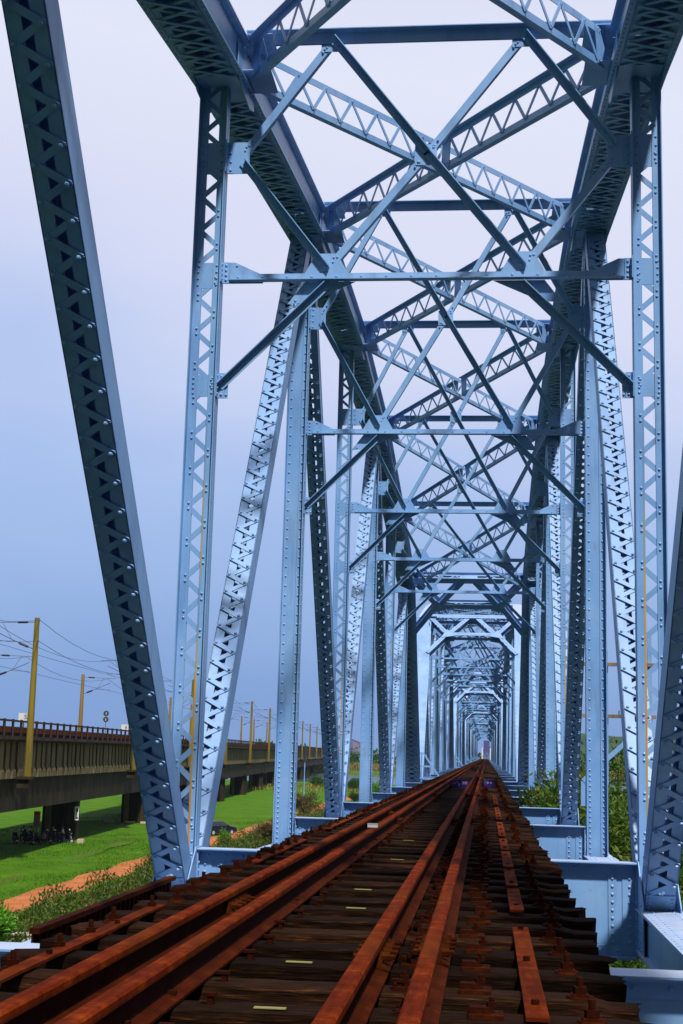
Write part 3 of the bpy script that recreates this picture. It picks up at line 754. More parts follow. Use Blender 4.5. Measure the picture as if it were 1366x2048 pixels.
for i in range(NS):
    y = Y0+i*SP+rnd.uniform(-0.02, 0.02)
    o = bpy.data.objects.new('sleeper', SM[i % 9]); C.objects.link(o)
    o.location = (rnd.uniform(0.02, 0.09), y, SL_Z0+rnd.uniform(-0.008, 0)); o.rotation_euler = (0, 0, (PI if i % 2 else 0)+rnd.uniform(-0.020, 0.020))
    b = int((y+P)//P)
    bay = bays[b] if b < 5 else ('far along the nearest span beyond the fifth cross girder' if y < 7*P else 'in the second span' if y < 7*P+SPAN_L else 'in the third span')
    if i in marks and marks[i] != 'between':
        lab = 'dark timber sleeper with a yellow strip, %s of the marked ones' % marks[i]
    elif i in marks: lab = 'dark timber sleeper with a pale yellow strip, between the fourth and fifth marked ones'
    else: lab = 'dark plain timber sleeper %s' % bay
    tag(o, lab, 'sleeper', 'timber sleepers across the track')
    fl = PI if i % 2 else 0; sgn = -1 if i % 2 else 1
    zt = 0.2125
    if y < 46:
        for x in (-1.08+rnd.uniform(-0.02, 0.02), 1.06+rnd.uniform(-0.02, 0.02)): part('hook_bolt', HB, o, (x*sgn, rnd.uniform(-0.03, 0.03), zt-0.004), 0)
        for k, x in enumerate((RX['R']+0.125, RX['R']-0.12, RX['L']-0.125)):
            if k == 2 and i % 2: continue
            part('rail_clip', CLIP, o, (x*sgn, 0, zt-0.003), (0 if (x > RX['R'] or (RX['L'] < x < 0)) else PI)+fl)
        for x, a in ((RX['GR']+0.075, 0), (RX['GL']-0.075, PI), (RX['GL']+0.075, 0), (RX['L']+0.077, 0)):
            part('rail_spike', SPIKE, o, (x*sgn, 0.02, zt-0.004), a+PI+fl)
    if i in marks: part('yellow_strip', YM, o, ((-0.04)*sgn, 0.03*sgn*-1, zt+0.002), 0)
m = MB(); y = Y0+NS*SP
while y < YE-6:
    m.box(-1.33, 1.33, y-0.1, y+0.1, SL_Z0, SL_Z1-0.004); y += SP
tag(m.build('distant_sleepers', TIMBER), 'mass of far sleepers merging under the rails in the distance', 'sleepers', None, 'stuff')
# rusty steel straps holding the sleepers at spacing
ST = [(1, -2.75, -0.27, 0.0, 'wide rusty strap on the right sleeper ends, nearest the camera', 'R'), (1, 0.45, 1.75, 0.004, 'second rusty strap on the right sleeper ends, bent and orange', 'O'),
      (1, 1.95, 3.3, 0.0, 'third rusty strap on the right sleeper ends, short and orange', 'O'), (1, 3.55, 5.3, 0.004, 'fourth rusty strap on the right sleeper ends', 'O'), (1, 5.6, 7.3, 0.0, 'fifth rusty strap on the right sleeper ends', 'O'),
      (1, 7.9, 11.0, 0.0, 'sixth rusty strap on the right sleeper ends', 'O'), (1, 12.0, 16.5, 0.0, 'seventh rusty strap on the right sleeper ends, thin with distance', 'O'),
      (1, 17.5, 24.0, 0.0, 'farthest rusty strap on the right sleeper ends', 'O'),
      (-1, -4.2, 0.15, 0.0, 'long rusty strap on the left sleeper ends, nearest the camera', 'R'), (-1, 3.3, 6.3, 0.0, 'second rusty strap on the left sleeper ends, by the cross girder', 'R'), (-1, 8.2, 13.0, 0.0, 'third rusty strap on the left sleeper ends, orange', 'O'), (-1, 14.0, 22.0, 0.0, 'farthest rusty strap on the left sleeper ends', 'R')]
for s, a, b, dz, lab, cm in ST:
    m = MB(); x = s*0.95 if s > 0 else -1.0; k = max(3, int((b-a)/0.27)); pts = []
    for i in range(k+1):
        yy = a+(b-a)*i/k; pts.append((x, yy, SL_Z1+0.012+dz+(0.009*abs(math.sin(i*1.35+a)) if cm == 'O' else 0.002*math.sin(i))))
    for p0, p1 in zip(pts[:-1], pts[1:]): m.bar(p0, p1, 0.078 if s > 0 else 0.07, 0.012, (1, 0, 0))
    yy = a+0.25
    t = thing('steel_strap', lab, 'strap', (x, a, SL_Z1), 'rusty steel straps along the sleeper ends')
    m.build('strap_bar', RUST_S if cm == 'R' else RUST_O, t, t.location)
    while yy < b:
        bt = MB(); bt.cyl((x, yy, SL_Z1+0.012), (x, yy, SL_Z1+0.036), 0.015, 6); yy += SP*2
        bt.build('bolt_head', RUST_D, t, t.location)

# small things on and beside the track
PURP = mat('purple_blue_paint', (0.045, 0.030, 0.30), 0.5)
pcx = ramp(PURP, noise(PURP, 9, 4), [(0.4, (0.016, 0.012, 0.13)), (0.62, (0.05, 0.03, 0.28))]); setc(PURP, pcx)
LILAC = mat('pale_lilac_paint', (0.36, 0.24, 0.46), 0.6)
for x, yy, w, lab, big in ((0.06, 31.5, 0.46, 'purple blue painted board with pale patches, lying left of the right guard rail', 1), (0.86, 33.0, 0.30, 'smaller purple blue painted board right of the right running rail', 0)):
    t = thing('painted_board', lab, 'board', (x, yy, SL_Z1), 'purple boards between the rails')
    m = MB(); m.box(x-w/2, x+w/2, yy-0.02, yy+0.02, SL_Z1, SL_Z1+0.20); m.box(x-w/2-0.01, x+w/2+0.01, yy-0.03, yy+0.03, SL_Z1+0.2005, SL_Z1+0.215); m.box(x-w*0.35, x-w*0.25, yy+0.021, yy+0.16, SL_Z1, SL_Z1+0.03); m.box(x+w*0.25, x+w*0.35, yy+0.021, yy+0.16, SL_Z1, SL_Z1+0.03)
    m.build('panel', PURP, t, t.location)
    m = MB()
    if big:
        m.box(x+0.05, x+0.19, yy-0.026, yy-0.021, SL_Z1+0.09, SL_Z1+0.17); m.box(x-0.18, x-0.13, yy-0.026, yy-0.021, SL_Z1+0.10, SL_Z1+0.13); m.box(x-0.05, x-0.02, yy-0.026, yy-0.021, SL_Z1+0.04, SL_Z1+0.12); m.box(x-0.1, x-0.07, yy-0.026, yy-0.021, SL_Z1+0.13, SL_Z1+0.17)
    else:
        m.box(x-0.07, x-0.02, yy-0.026, yy-0.021, SL_Z1+0.10, SL_Z1+0.15); m.box(x+0.02, x+0.06, yy-0.026, yy-0.021, SL_Z1+0.10, SL_Z1+0.15)
    m.build('pale_patch', LILAC, t, t.location)
def pz(u, v, z):
    d = fw + r2*((u-683)/F_PX) + u2*((1024-v)/F_PX); return CAM+d*((z-CAM.z)/d.z)
q = pz(757, 1655, SL_Z1+0.139); x, yy, z = -0.345, q.y, SL_Z1+0.139
t = thing('paper_box', 'small white paper box with a grey lid sitting on the left guard rail', 'box', (x, yy, z))
m = MB(); m.box(x-0.05, x+0.05, yy-0.03, yy+0.03, z, z+0.030); m.build('box_body', WHITE, t, (x, yy, z))
m = MB(); m.box(x-0.052, x+0.052, yy-0.032, yy+0.032, z+0.0305, z+0.038); m.build('box_lid', GREY_CARD, t, (x, yy, z))
# rusty old lattice rail along the left bottom chord
t = thing('rusty_lattice_rail', 'long dark rusty lattice rail along the left bottom chord, beyond the sleeper ends', 'rail', (-2.33, 2.1, -0.6))
m = MB(); m.box(-2.36, -2.29, 2.1, 6.4, -0.215, -0.175); m.build('top_bar', RUST_D, t, t.location)
m = MB(); m.box(-2.35, -2.30, 2.1, 6.4, -0.66, -0.62); m.build('bottom_bar', RUST_D, t, t.location)
m = MB()
m.box(-2.345, -2.335, 2.1, 6.4, -0.619, -0.216)
for i in range(27): m.bar((-2.325, 2.15+i*0.155, -0.619), (-2.325, 2.15+i*0.155+0.06, -0.217), 0.035, 0.018, (0, 1, 0))
m.build('lattice_web', RUST_D, t, t.location)

# right hand side: crossarm frame and bracket outside the truss
def pix(u, v, Y):
    d = fw + r2*((u-683)/F_PX) + u2*((1024-v)/F_PX); k = (Y-CAM.y)/d.y; return CAM+d*k
def gp(u, v):
    d = fw + r2*((u-683)/F_PX) + u2*((1024-v)/F_PX); k = (GZ-CAM.z)/d.z; q = CAM+d*k; return q
GREYW = concrete_mat('weathered_timber_arm', (0.20, 0.15, 0.11), (0.32, 0.26, 0.2), (0.08, 0.05, 0.03), 0.7)
yy = 34.0
a, b = pix(1122, 1327, yy), pix(1310, 1325, yy); a2, b2 = pix(1112, 1430, yy), pix(1312, 1430, yy)
t = thing('crossarm_frame', 'blue steel post frame with two weathered crossarms, right of the bridge', 'frame', (a.x, yy, GZ))
for u in (1124, 1212, 1299):
    q = pix(u, 1300 if u < 1290 else 1272, yy); m = MB(); m.box(q.x-0.06, q.x+0.06, yy+0.06, yy+0.16, GZ, q.z); m.build('post', PAINT, t, t.location)
for p0, p1 in ((a, b), (a2, b2)):
    m = MB(); m.box(p0.x, p1.x, yy-0.07, yy+0.055, p0.z-0.05, p0.z+0.05)
    for k in range(4): xx = p0.x+0.3+k*(p1.x-p0.x-0.6)/3; m.cyl((xx, yy, p0.z+0.051), (xx, yy, p0.z+0.17), 0.02, 6)
    m.build('crossarm', GREYW, t, t.location)
yy = 19.2
t = thing('steel_bracket', 'pale blue bent bracket standing outside the right truss, above the shrubs', 'bracket', (2.5, yy, -0.5))
p0, p1, p2 = pix(1166, 1612, yy), pix(1166, 1562, yy), pix(1250, 1486, yy)
m = MB(); m.bar(p0, p1, 0.10, 0.08, (0, 1, 0)); m.build('upright', PAINT, t, t.location)
m = MB(); m.bar(p1, p2, 0.12, 0.08, (0, 1, 0)); m.build('slanted_arm', PAINT, t, t.location)

# ------------------------------------------------------------------ concrete viaduct on the left
VA = math.atan(0.07)
VO = V(-36.2, 108, GZ)
vt = thing('railway_viaduct', 'long dark concrete railway viaduct with ribbed girders and an open balustrade', 'viaduct', tuple(VO), None, VA)
def vp(x, y, z): return (Matrix.Rotation(VA, 3, 'Z') @ V(x, y, 0)) + V(VO.x, VO.y, z)
def vbuild(m, nm, mt, par=vt): return m.build(nm, mt, par, (0, 0, GZ))
YS, YL = -45, 980
m = MB(); m.box(-11.0, 0.0, YS, YL, 1.42, 1.70); m.box(-10.6, -0.4, YS, YL, 1.701, 1.95); vbuild(m, 'deck', RAIL_C)
m = MB()
m.extrude([(-0.62, 1.415), (-0.62, 1.32), (-0.97, 1.10), (-0.97, -1.57), (-1.6, -1.57), (-1.6, 1.415)], (0, YS, 0), (0, YL, 0), (1, 0, 0), (0, 0, 1))
y = YS
rr = random.Random(5)
while y < 520:
    w = rr.choice((0.9, 1.1, 1.25, 2.1))
    m.extrude([(-0.96, 1.09), (-0.60, 1.28), (-0.60, -0.70), (-0.45, -1.02), (-0.45, -1.59), (-0.96, -1.59)], (0, y, 0), (0, y+w, 0), (1, 0, 0), (0, 0, 1))
    y += w+rr.uniform(0.5, 0.75)
vbuild(m, 'side_girder', GIRDER_C)
m = MB(); m.box(-10.2, -9.2, YS, YL, -1.6, 1.415); m.box(-5.6, -4.8, YS, YL, -1.6, 1.415); vbuild(m, 'inner_girder', PIER_C)
m = MB(); m.box(-9.6, -0.75, YS, YL, -4.15, -1.601); vbuild(m, 'lower_beam', PIER_C)
m = MB(); m.box(-0.255, -0.135, YS, YL, 2.78, 2.93); vbuild(m, 'top_rail', RAIL_C)
RUSTP = rust_mat('rusty_trough', (0.10, 0.03, 0.014), (0.20, 0.055, 0.02), (0.28, 0.09, 0.03))
m = MB(); m.box(-0.62, -0.5, YS, YL, 1.951, 2.42); vbuild(m, 'cable_trough', RUSTP)
m = MB(); m.box(-0.26, -0.18, YS, YL, 2.28, 2.36); m.box(-0.26, -0.18, YS, YL, 1.98, 2.04); vbuild(m, 'lower_rail', RAIL_C)
pb = MB(); pb.box(-0.27, -0.12, -0.13, 0.13, 1.701-GZ, 2.98-GZ)
PB = mesh_of(pb, 'post', RAIL_C)
for i in range(100):
    o = bpy.data.objects.new('post', PB); C.objects.link(o); o.parent = vt; o.location = (0, -30+i*2.45, 0)
m = MB()
for i in range(100, 400): m.box(-0.27, -0.12, -30+i*2.45-0.13, -30+i*2.45+0.13, 1.701, 2.98)
o = vbuild(m, 'distant_posts', RAIL_C); o['kind'] = 'stuff'
# piers
pier_lab = ['wide dark concrete viaduct pier behind the seated scooter riders', 'dark fluted concrete viaduct pier next beyond the riders, two pale blocks at its foot']
PY = [17.3, 56.6] + [56.6+39*i for i in range(1, 11)]
pord = ['third', 'fourth', 'fifth', 'sixth', 'seventh', 'eighth', 'ninth', 'tenth', 'eleventh', 'farthest']
for i, py in enumerate(PY):
    c = vp(-1.95, py, GZ)
    if i < 2:                                        # the two nearest stand where the photo shows their feet
        qa, qb = ((gp(75, 1681), gp(150, 1681)), (gp(232, 1646), gp(300, 1646)))[i]
        c = (qa+qb)/2+V(0, 1.25, 0)
    t = thing('viaduct_pier', pier_lab[i] if i < 2 else '%s concrete viaduct pier counted from the scooter riders' % pord[i-2], 'pier', tuple(c), 'piers under the viaduct', VA)
    m = MB()
    hw = 1.65; d_ = 1.1; pts = []
    prof = [(-hw, -d_), (hw-0.9, -d_), (hw-0.5, -d_+0.16), (hw-0.1, -d_+0.3), (hw, -d_+0.7), (hw, d_-0.7), (hw-0.1, d_-0.3), (hw-0.5, d_-0.16), (hw-0.9, d_), (-hw, d_)]
    m.extrude(prof, (0, 0, -0.3), (0, 0, 3.84), (1, 0, 0), (0, 1, 0))
    m.build('shaft', PIER_C, t)
    m = MB()
    m.box(-1.35, -0.75, -d_-0.14, -d_-0.003, -0.3, 3.82)
    m.build('pilaster', GIRDER_C, t)
    m = MB(); m.box(0.15, 0.45, -d_-0.12, -d_-0.003, -0.3, 3.82); m.build('drain_pipe', PIER_C, t)
    m = MB(); m.box(-hw-0.4, hw+0.4, -d_-0.5, d_+0.5, 3.85, 4.25); m.build('cap', PIER_C, t)
    if i == 1:
        m = MB(); m.box(-3.6, -2.4, -d_-0.9, -d_-0.4, -0.2, 0.28); m.build('footing_block', PALE_C, t)
        m = MB(); m.box(-1.0, 0.2, -d_-0.9, -d_-0.4, -0.2, 0.24); m.build('footing_block', PALE_C, t)
        m = MB(); m.box(0.9, 1.7, -d_-0.8, -d_-0.3, -0.2, 0.22); m.build('footing_block', PALE_C, t)
# low concrete stub beside the first pier
c = gp(161, 1688); t = thing('concrete_stub', 'small pale concrete stub on the grass right of the riders', 'block', tuple(c)); m = MB(); m.box(-0.3, 0.3, -0.25, 0.25, -0.2, 0.42); m.box(-0.24, 0.24, -0.2, 0.2, 0.421, 0.47); m.build('stub_body', PALE_C, t)
# catenary masts
def mast(x, y, z0, z1, side, mt, lab, grp):
    c = vp(x, y, z0)
    t = thing('catenary_mast', lab, 'mast', tuple(c), grp, VA)
    H = z1-z0
    m = MB(); m.tube([(0, 0, 0), (0, 0, H)], [0.30, 0.20], 12); m.build('pole', mt, t, smooth=False)
    m = MB(); m.cyl((side*0.2, 0, H-0.35), (side*0.75, 0, H-0.37), 0.025, 5); m.cyl((side*1.55, 0, H-0.39), (side*4.4, 0, H-0.45), 0.025, 5); m.build('top_arm', WIRE, t)
    m = MB(); m.tube([(side*0.7, 0, H-0.37), (side*0.8, 0, H-0.37), (side*1.5, 0, H-0.39), (side*1.6, 0, H-0.39)], [0.03, 0.09, 0.09, 0.03], 8); m.build('insulator', BLACK, t)
    m = MB(); m.cyl((side*0.2, 0, H-2.5), (side*0.6, 0, H-2.35), 0.03, 5); m.cyl((side*1.35, 0, H-2.05), (side*3.6, 0, H-1.05), 0.03, 5); m.cyl((side*2.0, 0, H-1.72), (side*2.8, 0, H-0.42), 0.018, 5); m.cyl((side*1.7, 0, H-1.9), (side*3.7, 0, H-1.95), 0.02, 5); m.build('cantilever', WIRE, t)
    m = MB(); m.tube([(side*0.55, 0, H-2.37), (side*0.65, 0, H-2.33), (side*1.3, 0, H-2.07), (side*1.4, 0, H-2.03)], [0.03, 0.10, 0.10, 0.03], 8); m.build('insulator', BLACK, t)
    if z0 < 0:
        m = MB(); m.box(-0.75, 0.45, -0.45, 0.45, -0.22, 0.0); m.box(-0.75, 0.15, -0.2, 0.2, -0.9, -0.221); m.build('bracket', PIER_C, t)
    return t
GM = 'catenary masts along the viaduct'
nearY = [-7.2, 39.6, 84.0, 128, 172.5, 217.5, 261, 305, 348, 393, 442, 490, 540]
no = ['tall ochre catenary mast, nearest and biggest on the near edge of the viaduct', 'ochre catenary mast half hidden by the near left diagonal', 'ochre catenary mast seen through the left laced post', 'brown-ochre catenary mast, fourth along the near edge of the viaduct']
wd = ['fifth', 'sixth', 'seventh', 'eighth', 'ninth', 'tenth', 'eleventh', 'twelfth', 'thirteenth']
for i, y in enumerate(nearY):
    mast(0.35, y, -1.42, 11.15, -1, POLE_Y, no[i] if i < 4 else '%s ochre catenary mast along the near edge of the viaduct' % wd[i-4], GM)
farY = [22, 63.5, 99, 138, 180, 222, 264, 300, 345, 392]
fd = ['brown catenary mast cut by the left edge, beyond the viaduct', 'slim brown catenary mast rising behind the balustrade left of the diagonal', 'brown catenary mast behind the left laced post, on the far side of the viaduct']
for i, y in enumerate(farY):
    mast(-11.3, y, 1.2, 10.3, 1, POLE_B, fd[i] if i < 3 else '%s brown catenary mast on the far side of the viaduct' % (['fourth']+wd)[i-3], GM)
# overhead wires (each one wire)
def wire(x, z, sag, ys_, lab, r=0.022):
    m = MB(); pts = []
    for a, b in zip(ys_[:-1], ys_[1:]):
        for j in range(8):
            f = j/8; pts.append(vp(x, a+(b-a)*f, z-sag*4*f*(1-f)))
    pts.append(vp(x, ys_[-1], z)); m.tube(pts, r, 4)
    tag(m.build('overhead_wire', WIRE), lab, 'wire', 'overhead wires above the viaduct')
ny = [-42]+nearY; fy = [-18]+farY
wire(0.55, 11.0, 1.3, ny, 'top overhead wire slung from the tops of the near masts')
wire(0.55, 9.3, 1.0, ny, 'lower feeder wire fixed to the near sides of the ochre masts')
wire(-3.1, 10.7, 1.1, ny, 'sagging carrier wire above the near track of the viaduct')
wire(-3.2, 9.15, 0.05, ny, 'level contact wire above the near track of the viaduct')
wire(-8.0, 9.8, 1.1, fy, 'sagging carrier wire above the far track of the viaduct')
wire(-7.9, 8.3, 0.05, fy, 'level contact wire above the far track of the viaduct')
# signs on the viaduct
def text(body, size, loc, par, mt, nm='lettering', rot=(PI/2, 0, 0), ext=0.004):
    cu = bpy.data.curves.new(nm, 'FONT'); cu.body = body; cu.size = size; cu.align_x = 'CENTER'; cu.align_y = 'CENTER'; cu.extrude = ext
    o = bpy.data.objects.new(nm, cu); C.objects.link(o); dg = bpy.context.evaluated_depsgraph_get()
    me = bpy.data.meshes.new_from_object(o.evaluated_get(dg)); bpy.data.objects.remove(o)
    me.materials.clear(); me.materials.append(mt)
    q = bpy.data.objects.new(nm, me); C.objects.link(q); q.parent = par; q.location = loc; q.rotation_euler = rot
    return q
for y, lab, ch in ((-5.0, 'white number plate with a dark 5 behind the balustrade, by the nearest mast', '5'), (39.0, 'white number plate above the balustrade beside the near left diagonal', '6')):
    c = vp(-0.8, y, 1.95)
    t = thing('number_plate', lab, 'sign', tuple(c), 'white number plates on the viaduct'); t.rotation_euler = (0, 0, 0.3)
    m = MB(); m.box(-0.04, 0.04, 0, 0.06, 0, 1.1); m.build('stake', WIRE, t)
    m = MB(); m.box(-0.42, 0.36, -0.03, -0.001, 1.0, 1.62); m.build('plate', WHITE, t)
    text(ch, 0.5, (0.12, -0.035, 1.3), t, INK)
c = vp(-1.2, 30.0, 1.95); t = thing('signal_discs', 'pair of black round discs, one above the other, on a thin post', 'sign', tuple(c), None, 0.3)
m = MB(); m.cyl((0, 0, 0), (0, 0, 2.4), 0.025, 6); m.build('post', WIRE, t)
for k in range(2):
    z = 1.95+k*0.63
    m = MB(); m.cyl((0, -0.10, z), (0, -0.03, z), 0.29, 20); d_ = m.build('disc', INK, t)
    m = MB(); m.box(-0.03, 0.03, -0.108, -0.101, z-0.12, z+0.12); m.box(-0.03, 0.09, -0.108, -0.101, z+0.06, z+0.10) if k else m.box(-0.09, 0.03, -0.108, -0.101, z-0.10, z-0.06); m.build('mark', WHITE, d_)
# ladder on the lower beam
c = vp(-0.7, -15.2, -3.6); t = thing('ladder', 'pale metal ladder fixed on the dark lower beam at the left edge', 'ladder', tuple(c), None, VA)
for k in (-0.25, 0.25):
    m = MB(); m.box(-0.03, 0.03, k-0.03, k+0.03, 0, 1.95); m.build('stile', PALE_C, t)
for k in range(5):
    m = MB(); m.cyl((0, -0.22, 0.2+k*0.38), (0, 0.22, 0.2+k*0.38), 0.022, 5); m.build('rung', PALE_C, t)
# steel truss of the far railway beyond the viaduct
t = thing('far_truss_bridge', 'far purplish steel truss at the end of the viaduct, faint with distance', 'bridge', tuple(vp(-5, YL, GZ)), None, VA)
PK = mat('purplish_steel', (0.20, 0.11, 0.16), 0.7)
m = MB(); m.box(-4, 4, 0, 400, 8.0, 10.5); m.build('deck', PK, t)
for i in range(21):
    for sx_ in (-4, 4): m = MB(); m.box(sx_-0.16, sx_+0.16, i*20-0.2, i*20+0.2, 10.501, 20); m.build('post', PK, t)
m = MB()
for sx_ in (-4, 4): m.box(sx_-0.2, sx_+0.2, -0.5, 400.5, 20.001, 20.5)
m.build('top_chord', PK, t)
for i in range(9):
    pass
for i in range(11): m = MB(); m.box(-3, 3, i*40-1.5, i*40+1.5, -1, 7.999); m.build('pier', PIER_C, t)

# gate at the far end of the bridge
GYY = 470
gl, gr = pix(964.5, 1517, GYY), pix(981, 1517, GYY)
gt = thing('end_gate', 'purple gateway with white columns at the far end of the track', 'gate', ((gl.x+gr.x)/2, GYY, 0))
zt = pix(974, 1481, GYY).z
GP = mat('purple_gate_board', (0.075, 0.080, 0.24), 0.6)
GP2 = mat('blue_gate_board', (0.10, 0.18, 0.36), 0.6)
for q in (gl, gr):
    m = MB(); m.box(q.x-0.22, q.x+0.22, GYY-0.3, GYY+0.3, -1, zt*0.62); m.build('column', WHITE, gt, gt.location)
m = MB(); m.box(gl.x+0.4, gr.x-0.35, GYY-0.1, GYY+0.4, zt*0.30, zt); m.build('panel', GP, gt, gt.location)
m = MB(); m.box(gl.x+0.4, gr.x-0.25, GYY-0.05, GYY+0.45, -1, zt*0.2995); m.build('lower_panel', GP2, gt, gt.location)
m = MB(); m.cyl(((gl.x+gr.x)/2+0.1, GYY-0.25, zt*0.30), ((gl.x+gr.x)/2+0.1, GYY-0.101, zt*0.30), 0.5, 16); m.build('round_emblem', GP2, gt, gt.location)
# embankment carrying the track past the last span
m = MB(); YB = 7*P+6*SPAN_L
m.add([(-4, YB, 0), (4, YB, 0), (4, YB+200, 0), (-4, YB+200, 0), (-16, YB, GZ-1), (16, YB, GZ-1), (16, YB+200, GZ-1), (-16, YB+200, GZ-1)], [(0, 1, 2, 3), (4, 0, 3, 7), (1, 5, 6, 2), (4, 5, 1, 0), (3, 2, 6, 7)])
struct(m.build('embankment', GROUND))

# ------------------------------------------------------------------ vegetation
def foliage(mb, centre, rad, n, leafs, lw, ll, seed, flat=1.0, up_=0.25):
    rn = random.Random(seed); c = Vector(centre); random.seed(seed)
    cl_ = []
    while len(cl_) < n:
        v = V(rn.uniform(-1, 1), rn.uniform(-1, 1), rn.uniform(-1, 1))
        if 0.25 < v.length < 1:
            r = v.length; v = v*(0.55+0.45*rn.random())
            cl_.append(V(v.x*rad[0], v.y*rad[1], v.z*rad[2]))
    for q in cl_:
        cs = rn.uniform(0.5, 1.3)*min(rad)*0.36
        k = int(leafs*rn.uniform(0.5, 1.4))
        for i in range(k):
            o = V(rn.gauss(0, 1), rn.gauss(0, 1), rn.gauss(0, 0.8))*cs*0.55
            d = (o.normalized()*0.6+V(rn.uniform(-1, 1), rn.uniform(-1, 1), rn.uniform(-0.7, 1)+up_))
            mb.leaf(c+q+o, d, lw*rn.uniform(0.7, 1.3), ll*rn.uniform(0.7, 1.4))
    return cl_
def tree(name, label, cat, base, height, rad, mt, seed, n=46, leafs=110, lw=0.07, ll=0.24, group=None, low=0.45):
    t = thing(name, label, cat, base, group)
    rn = random.Random(seed)
    cz = height-rad[2]
    f = MB(); cl_ = foliage(f, (0, 0, cz), rad, n, leafs, lw, ll, seed)
    f.build('crown', mt, t)
    m = MB(); pts = [(0, 0, -0.3)]
    for i in range(1, 6): pts.append((rn.uniform(-0.15, 0.15)*i*0.4, rn.uniform(-0.15, 0.15)*i*0.4, (cz+rad[2]*0.3)*i/5))
    r0 = 0.022*height
    m.tube(pts, [r0*(1.3-0.2*i) for i in range(6)], 7)
    for q in cl_[::3]:
        k = rn.randint(2, 4); s0 = Vector(pts[k]); e_ = q+V(0, 0, cz); mid = (s0+e_)/2+V(0, 0, 0.15*height*0.3)
        m.tube([s0, mid, e_], [r0*0.42, r0*0.28, r0*0.08], 5)
    m.build('trunk', BARK, t)
    return t
def shrub(name, label, cat, base, rad, mt, seed, n=26, leafs=90, lw=0.05, ll=0.16, group=None):
    t = thing(name, label, cat, base, group)
    f = MB(); cl_ = foliage(f, (0, 0, rad[2]*0.9), rad, n, leafs, lw, ll, seed); f.build('foliage', mt, t)
    m = MB()
    for q in cl_[::2]: m.tube([(q.x*0.15, q.y*0.15, -0.1), (q.x*0.5, q.y*0.5, rad[2]*0.6), (q.x, q.y, q.z+rad[2]*0.9)], [0.03, 0.02, 0.006], 4)
    m.build('stem', BARK, t)
    return t
TG = 'trees growing against the right side of the bridge'
tree('tree', 'leafy willow like tree whose twigs spread over the sleeper ends on the right', 'tree', (3.2, 29.5, GZ), 9.1, (2.0, 2.6, 3.2), LEAF_A, 11, 110, 230, 0.055, 0.21, TG)
tree('tree', 'small bushy tree behind the willow, between the far right posts', 'tree', (4.6, 36, GZ), 9.6, (1.9, 2.2, 3.0), LEAF_A, 12, 80, 180, 0.055, 0.21, TG)
tree('tree', 'big rounded tree seen between the solid post and the near right laced post', 'tree', (6.2, 26, GZ), 8.8, (3.0, 3.4, 3.8), LEAF_A, 13, 130, 230, 0.055, 0.19, TG)
tree('tree', 'dark tree low outside the right truss, under the near right diagonal', 'tree', (4.6, 14.5, GZ), 7.2, (1.9, 2.6, 2.8), LEAF_D, 14, 50, 130, 0.06, 0.22, TG)
tree('tree', 'dark leafy tree at the right edge beside the bottom chord', 'tree', (4.5, 7.5, GZ), 6.9, (1.5, 2.4, 2.6), LEAF_D, 15, 46, 130, 0.06, 0.22, TG)
tree('tree', 'tree farther right, its sunlit top reaching the hills behind the solid post', 'tree', (9.5, 40, GZ), 9.2, (3.6, 3.6, 3.6), LEAF_A, 16, 70, 130, 0.08, 0.3, TG)
tree('tree', 'tree behind the right laced post, below the pale bracket', 'tree', (7.6, 33, GZ), 8.4, (2.8, 3.0, 3.4), LEAF_A, 17, 90, 180, 0.06, 0.2, TG)
SG = 'shrubs beside the red path'
shrub('shrub', 'bright green shrub at the lower left corner behind the blue girder', 'shrub', (-21.7, 55.5, GZ), (1.3, 1.2, 1.1), LEAF_B, 21, 34, 120, 0.07, 0.2, SG)
shrub('shrub', 'dark green shrub on the path edge just left of the near diagonal', 'shrub', (-22.6, 92.5, GZ), (1.5, 1.5, 1.0), LEAF_H, 22, 30, 110, 0.06, 0.18, SG)
shrub('shrub', 'tall green shrub in front of the dark car', 'shrub', tuple(gp(448, 1697)), (0.75, 0.75, 1.05), LEAF_B, 23, 22, 60, 0.06, 0.22, SG)
shrub('shrub', 'dry reddish brown shrub on the path left of the solid post', 'shrub', tuple(gp(530, 1692)), (1.05, 1.2, 1.25), LEAF_Z, 24, 40, 120, 0.06, 0.24, SG)
shrub('shrub', 'brownish low shrub where the red path ends, left of the dark laced diagonal', 'shrub', (-25.2, 196, GZ), (2.6, 3.0, 1.7), LEAF_Z, 25, 40, 130, 0.08, 0.28, SG)
shrub('bush', 'round dark green bush right of the dark laced diagonal, lower one', 'bush', tuple(gp(709, 1604)), (1.15, 1.1, 1.05), LEAF_D, 26, 34, 110, 0.08, 0.2, 'round bushes on the far meadow')
shrub('bush', 'taller dark green bush behind the round one, near the river', 'bush', tuple(gp(708, 1583)), (1.9, 1.9, 1.75), LEAF_D, 27, 44, 130, 0.10, 0.28, 'round bushes on the far meadow')
shrub('bush', 'green bush in the meadow in front of the far viaduct piers', 'bush', tuple(gp(634, 1574)), (2.3, 2.2, 1.7), LEAF_D, 28, 40, 120, 0.12, 0.34, 'round bushes on the far meadow')
shrub('bush', 'small green bush by the water between two left posts', 'bush', (-22.5, 300, GZ), (2.6, 2.6, 1.9), LEAF_B, 30, 40, 110, 0.11, 0.3, 'round bushes on the far meadow')
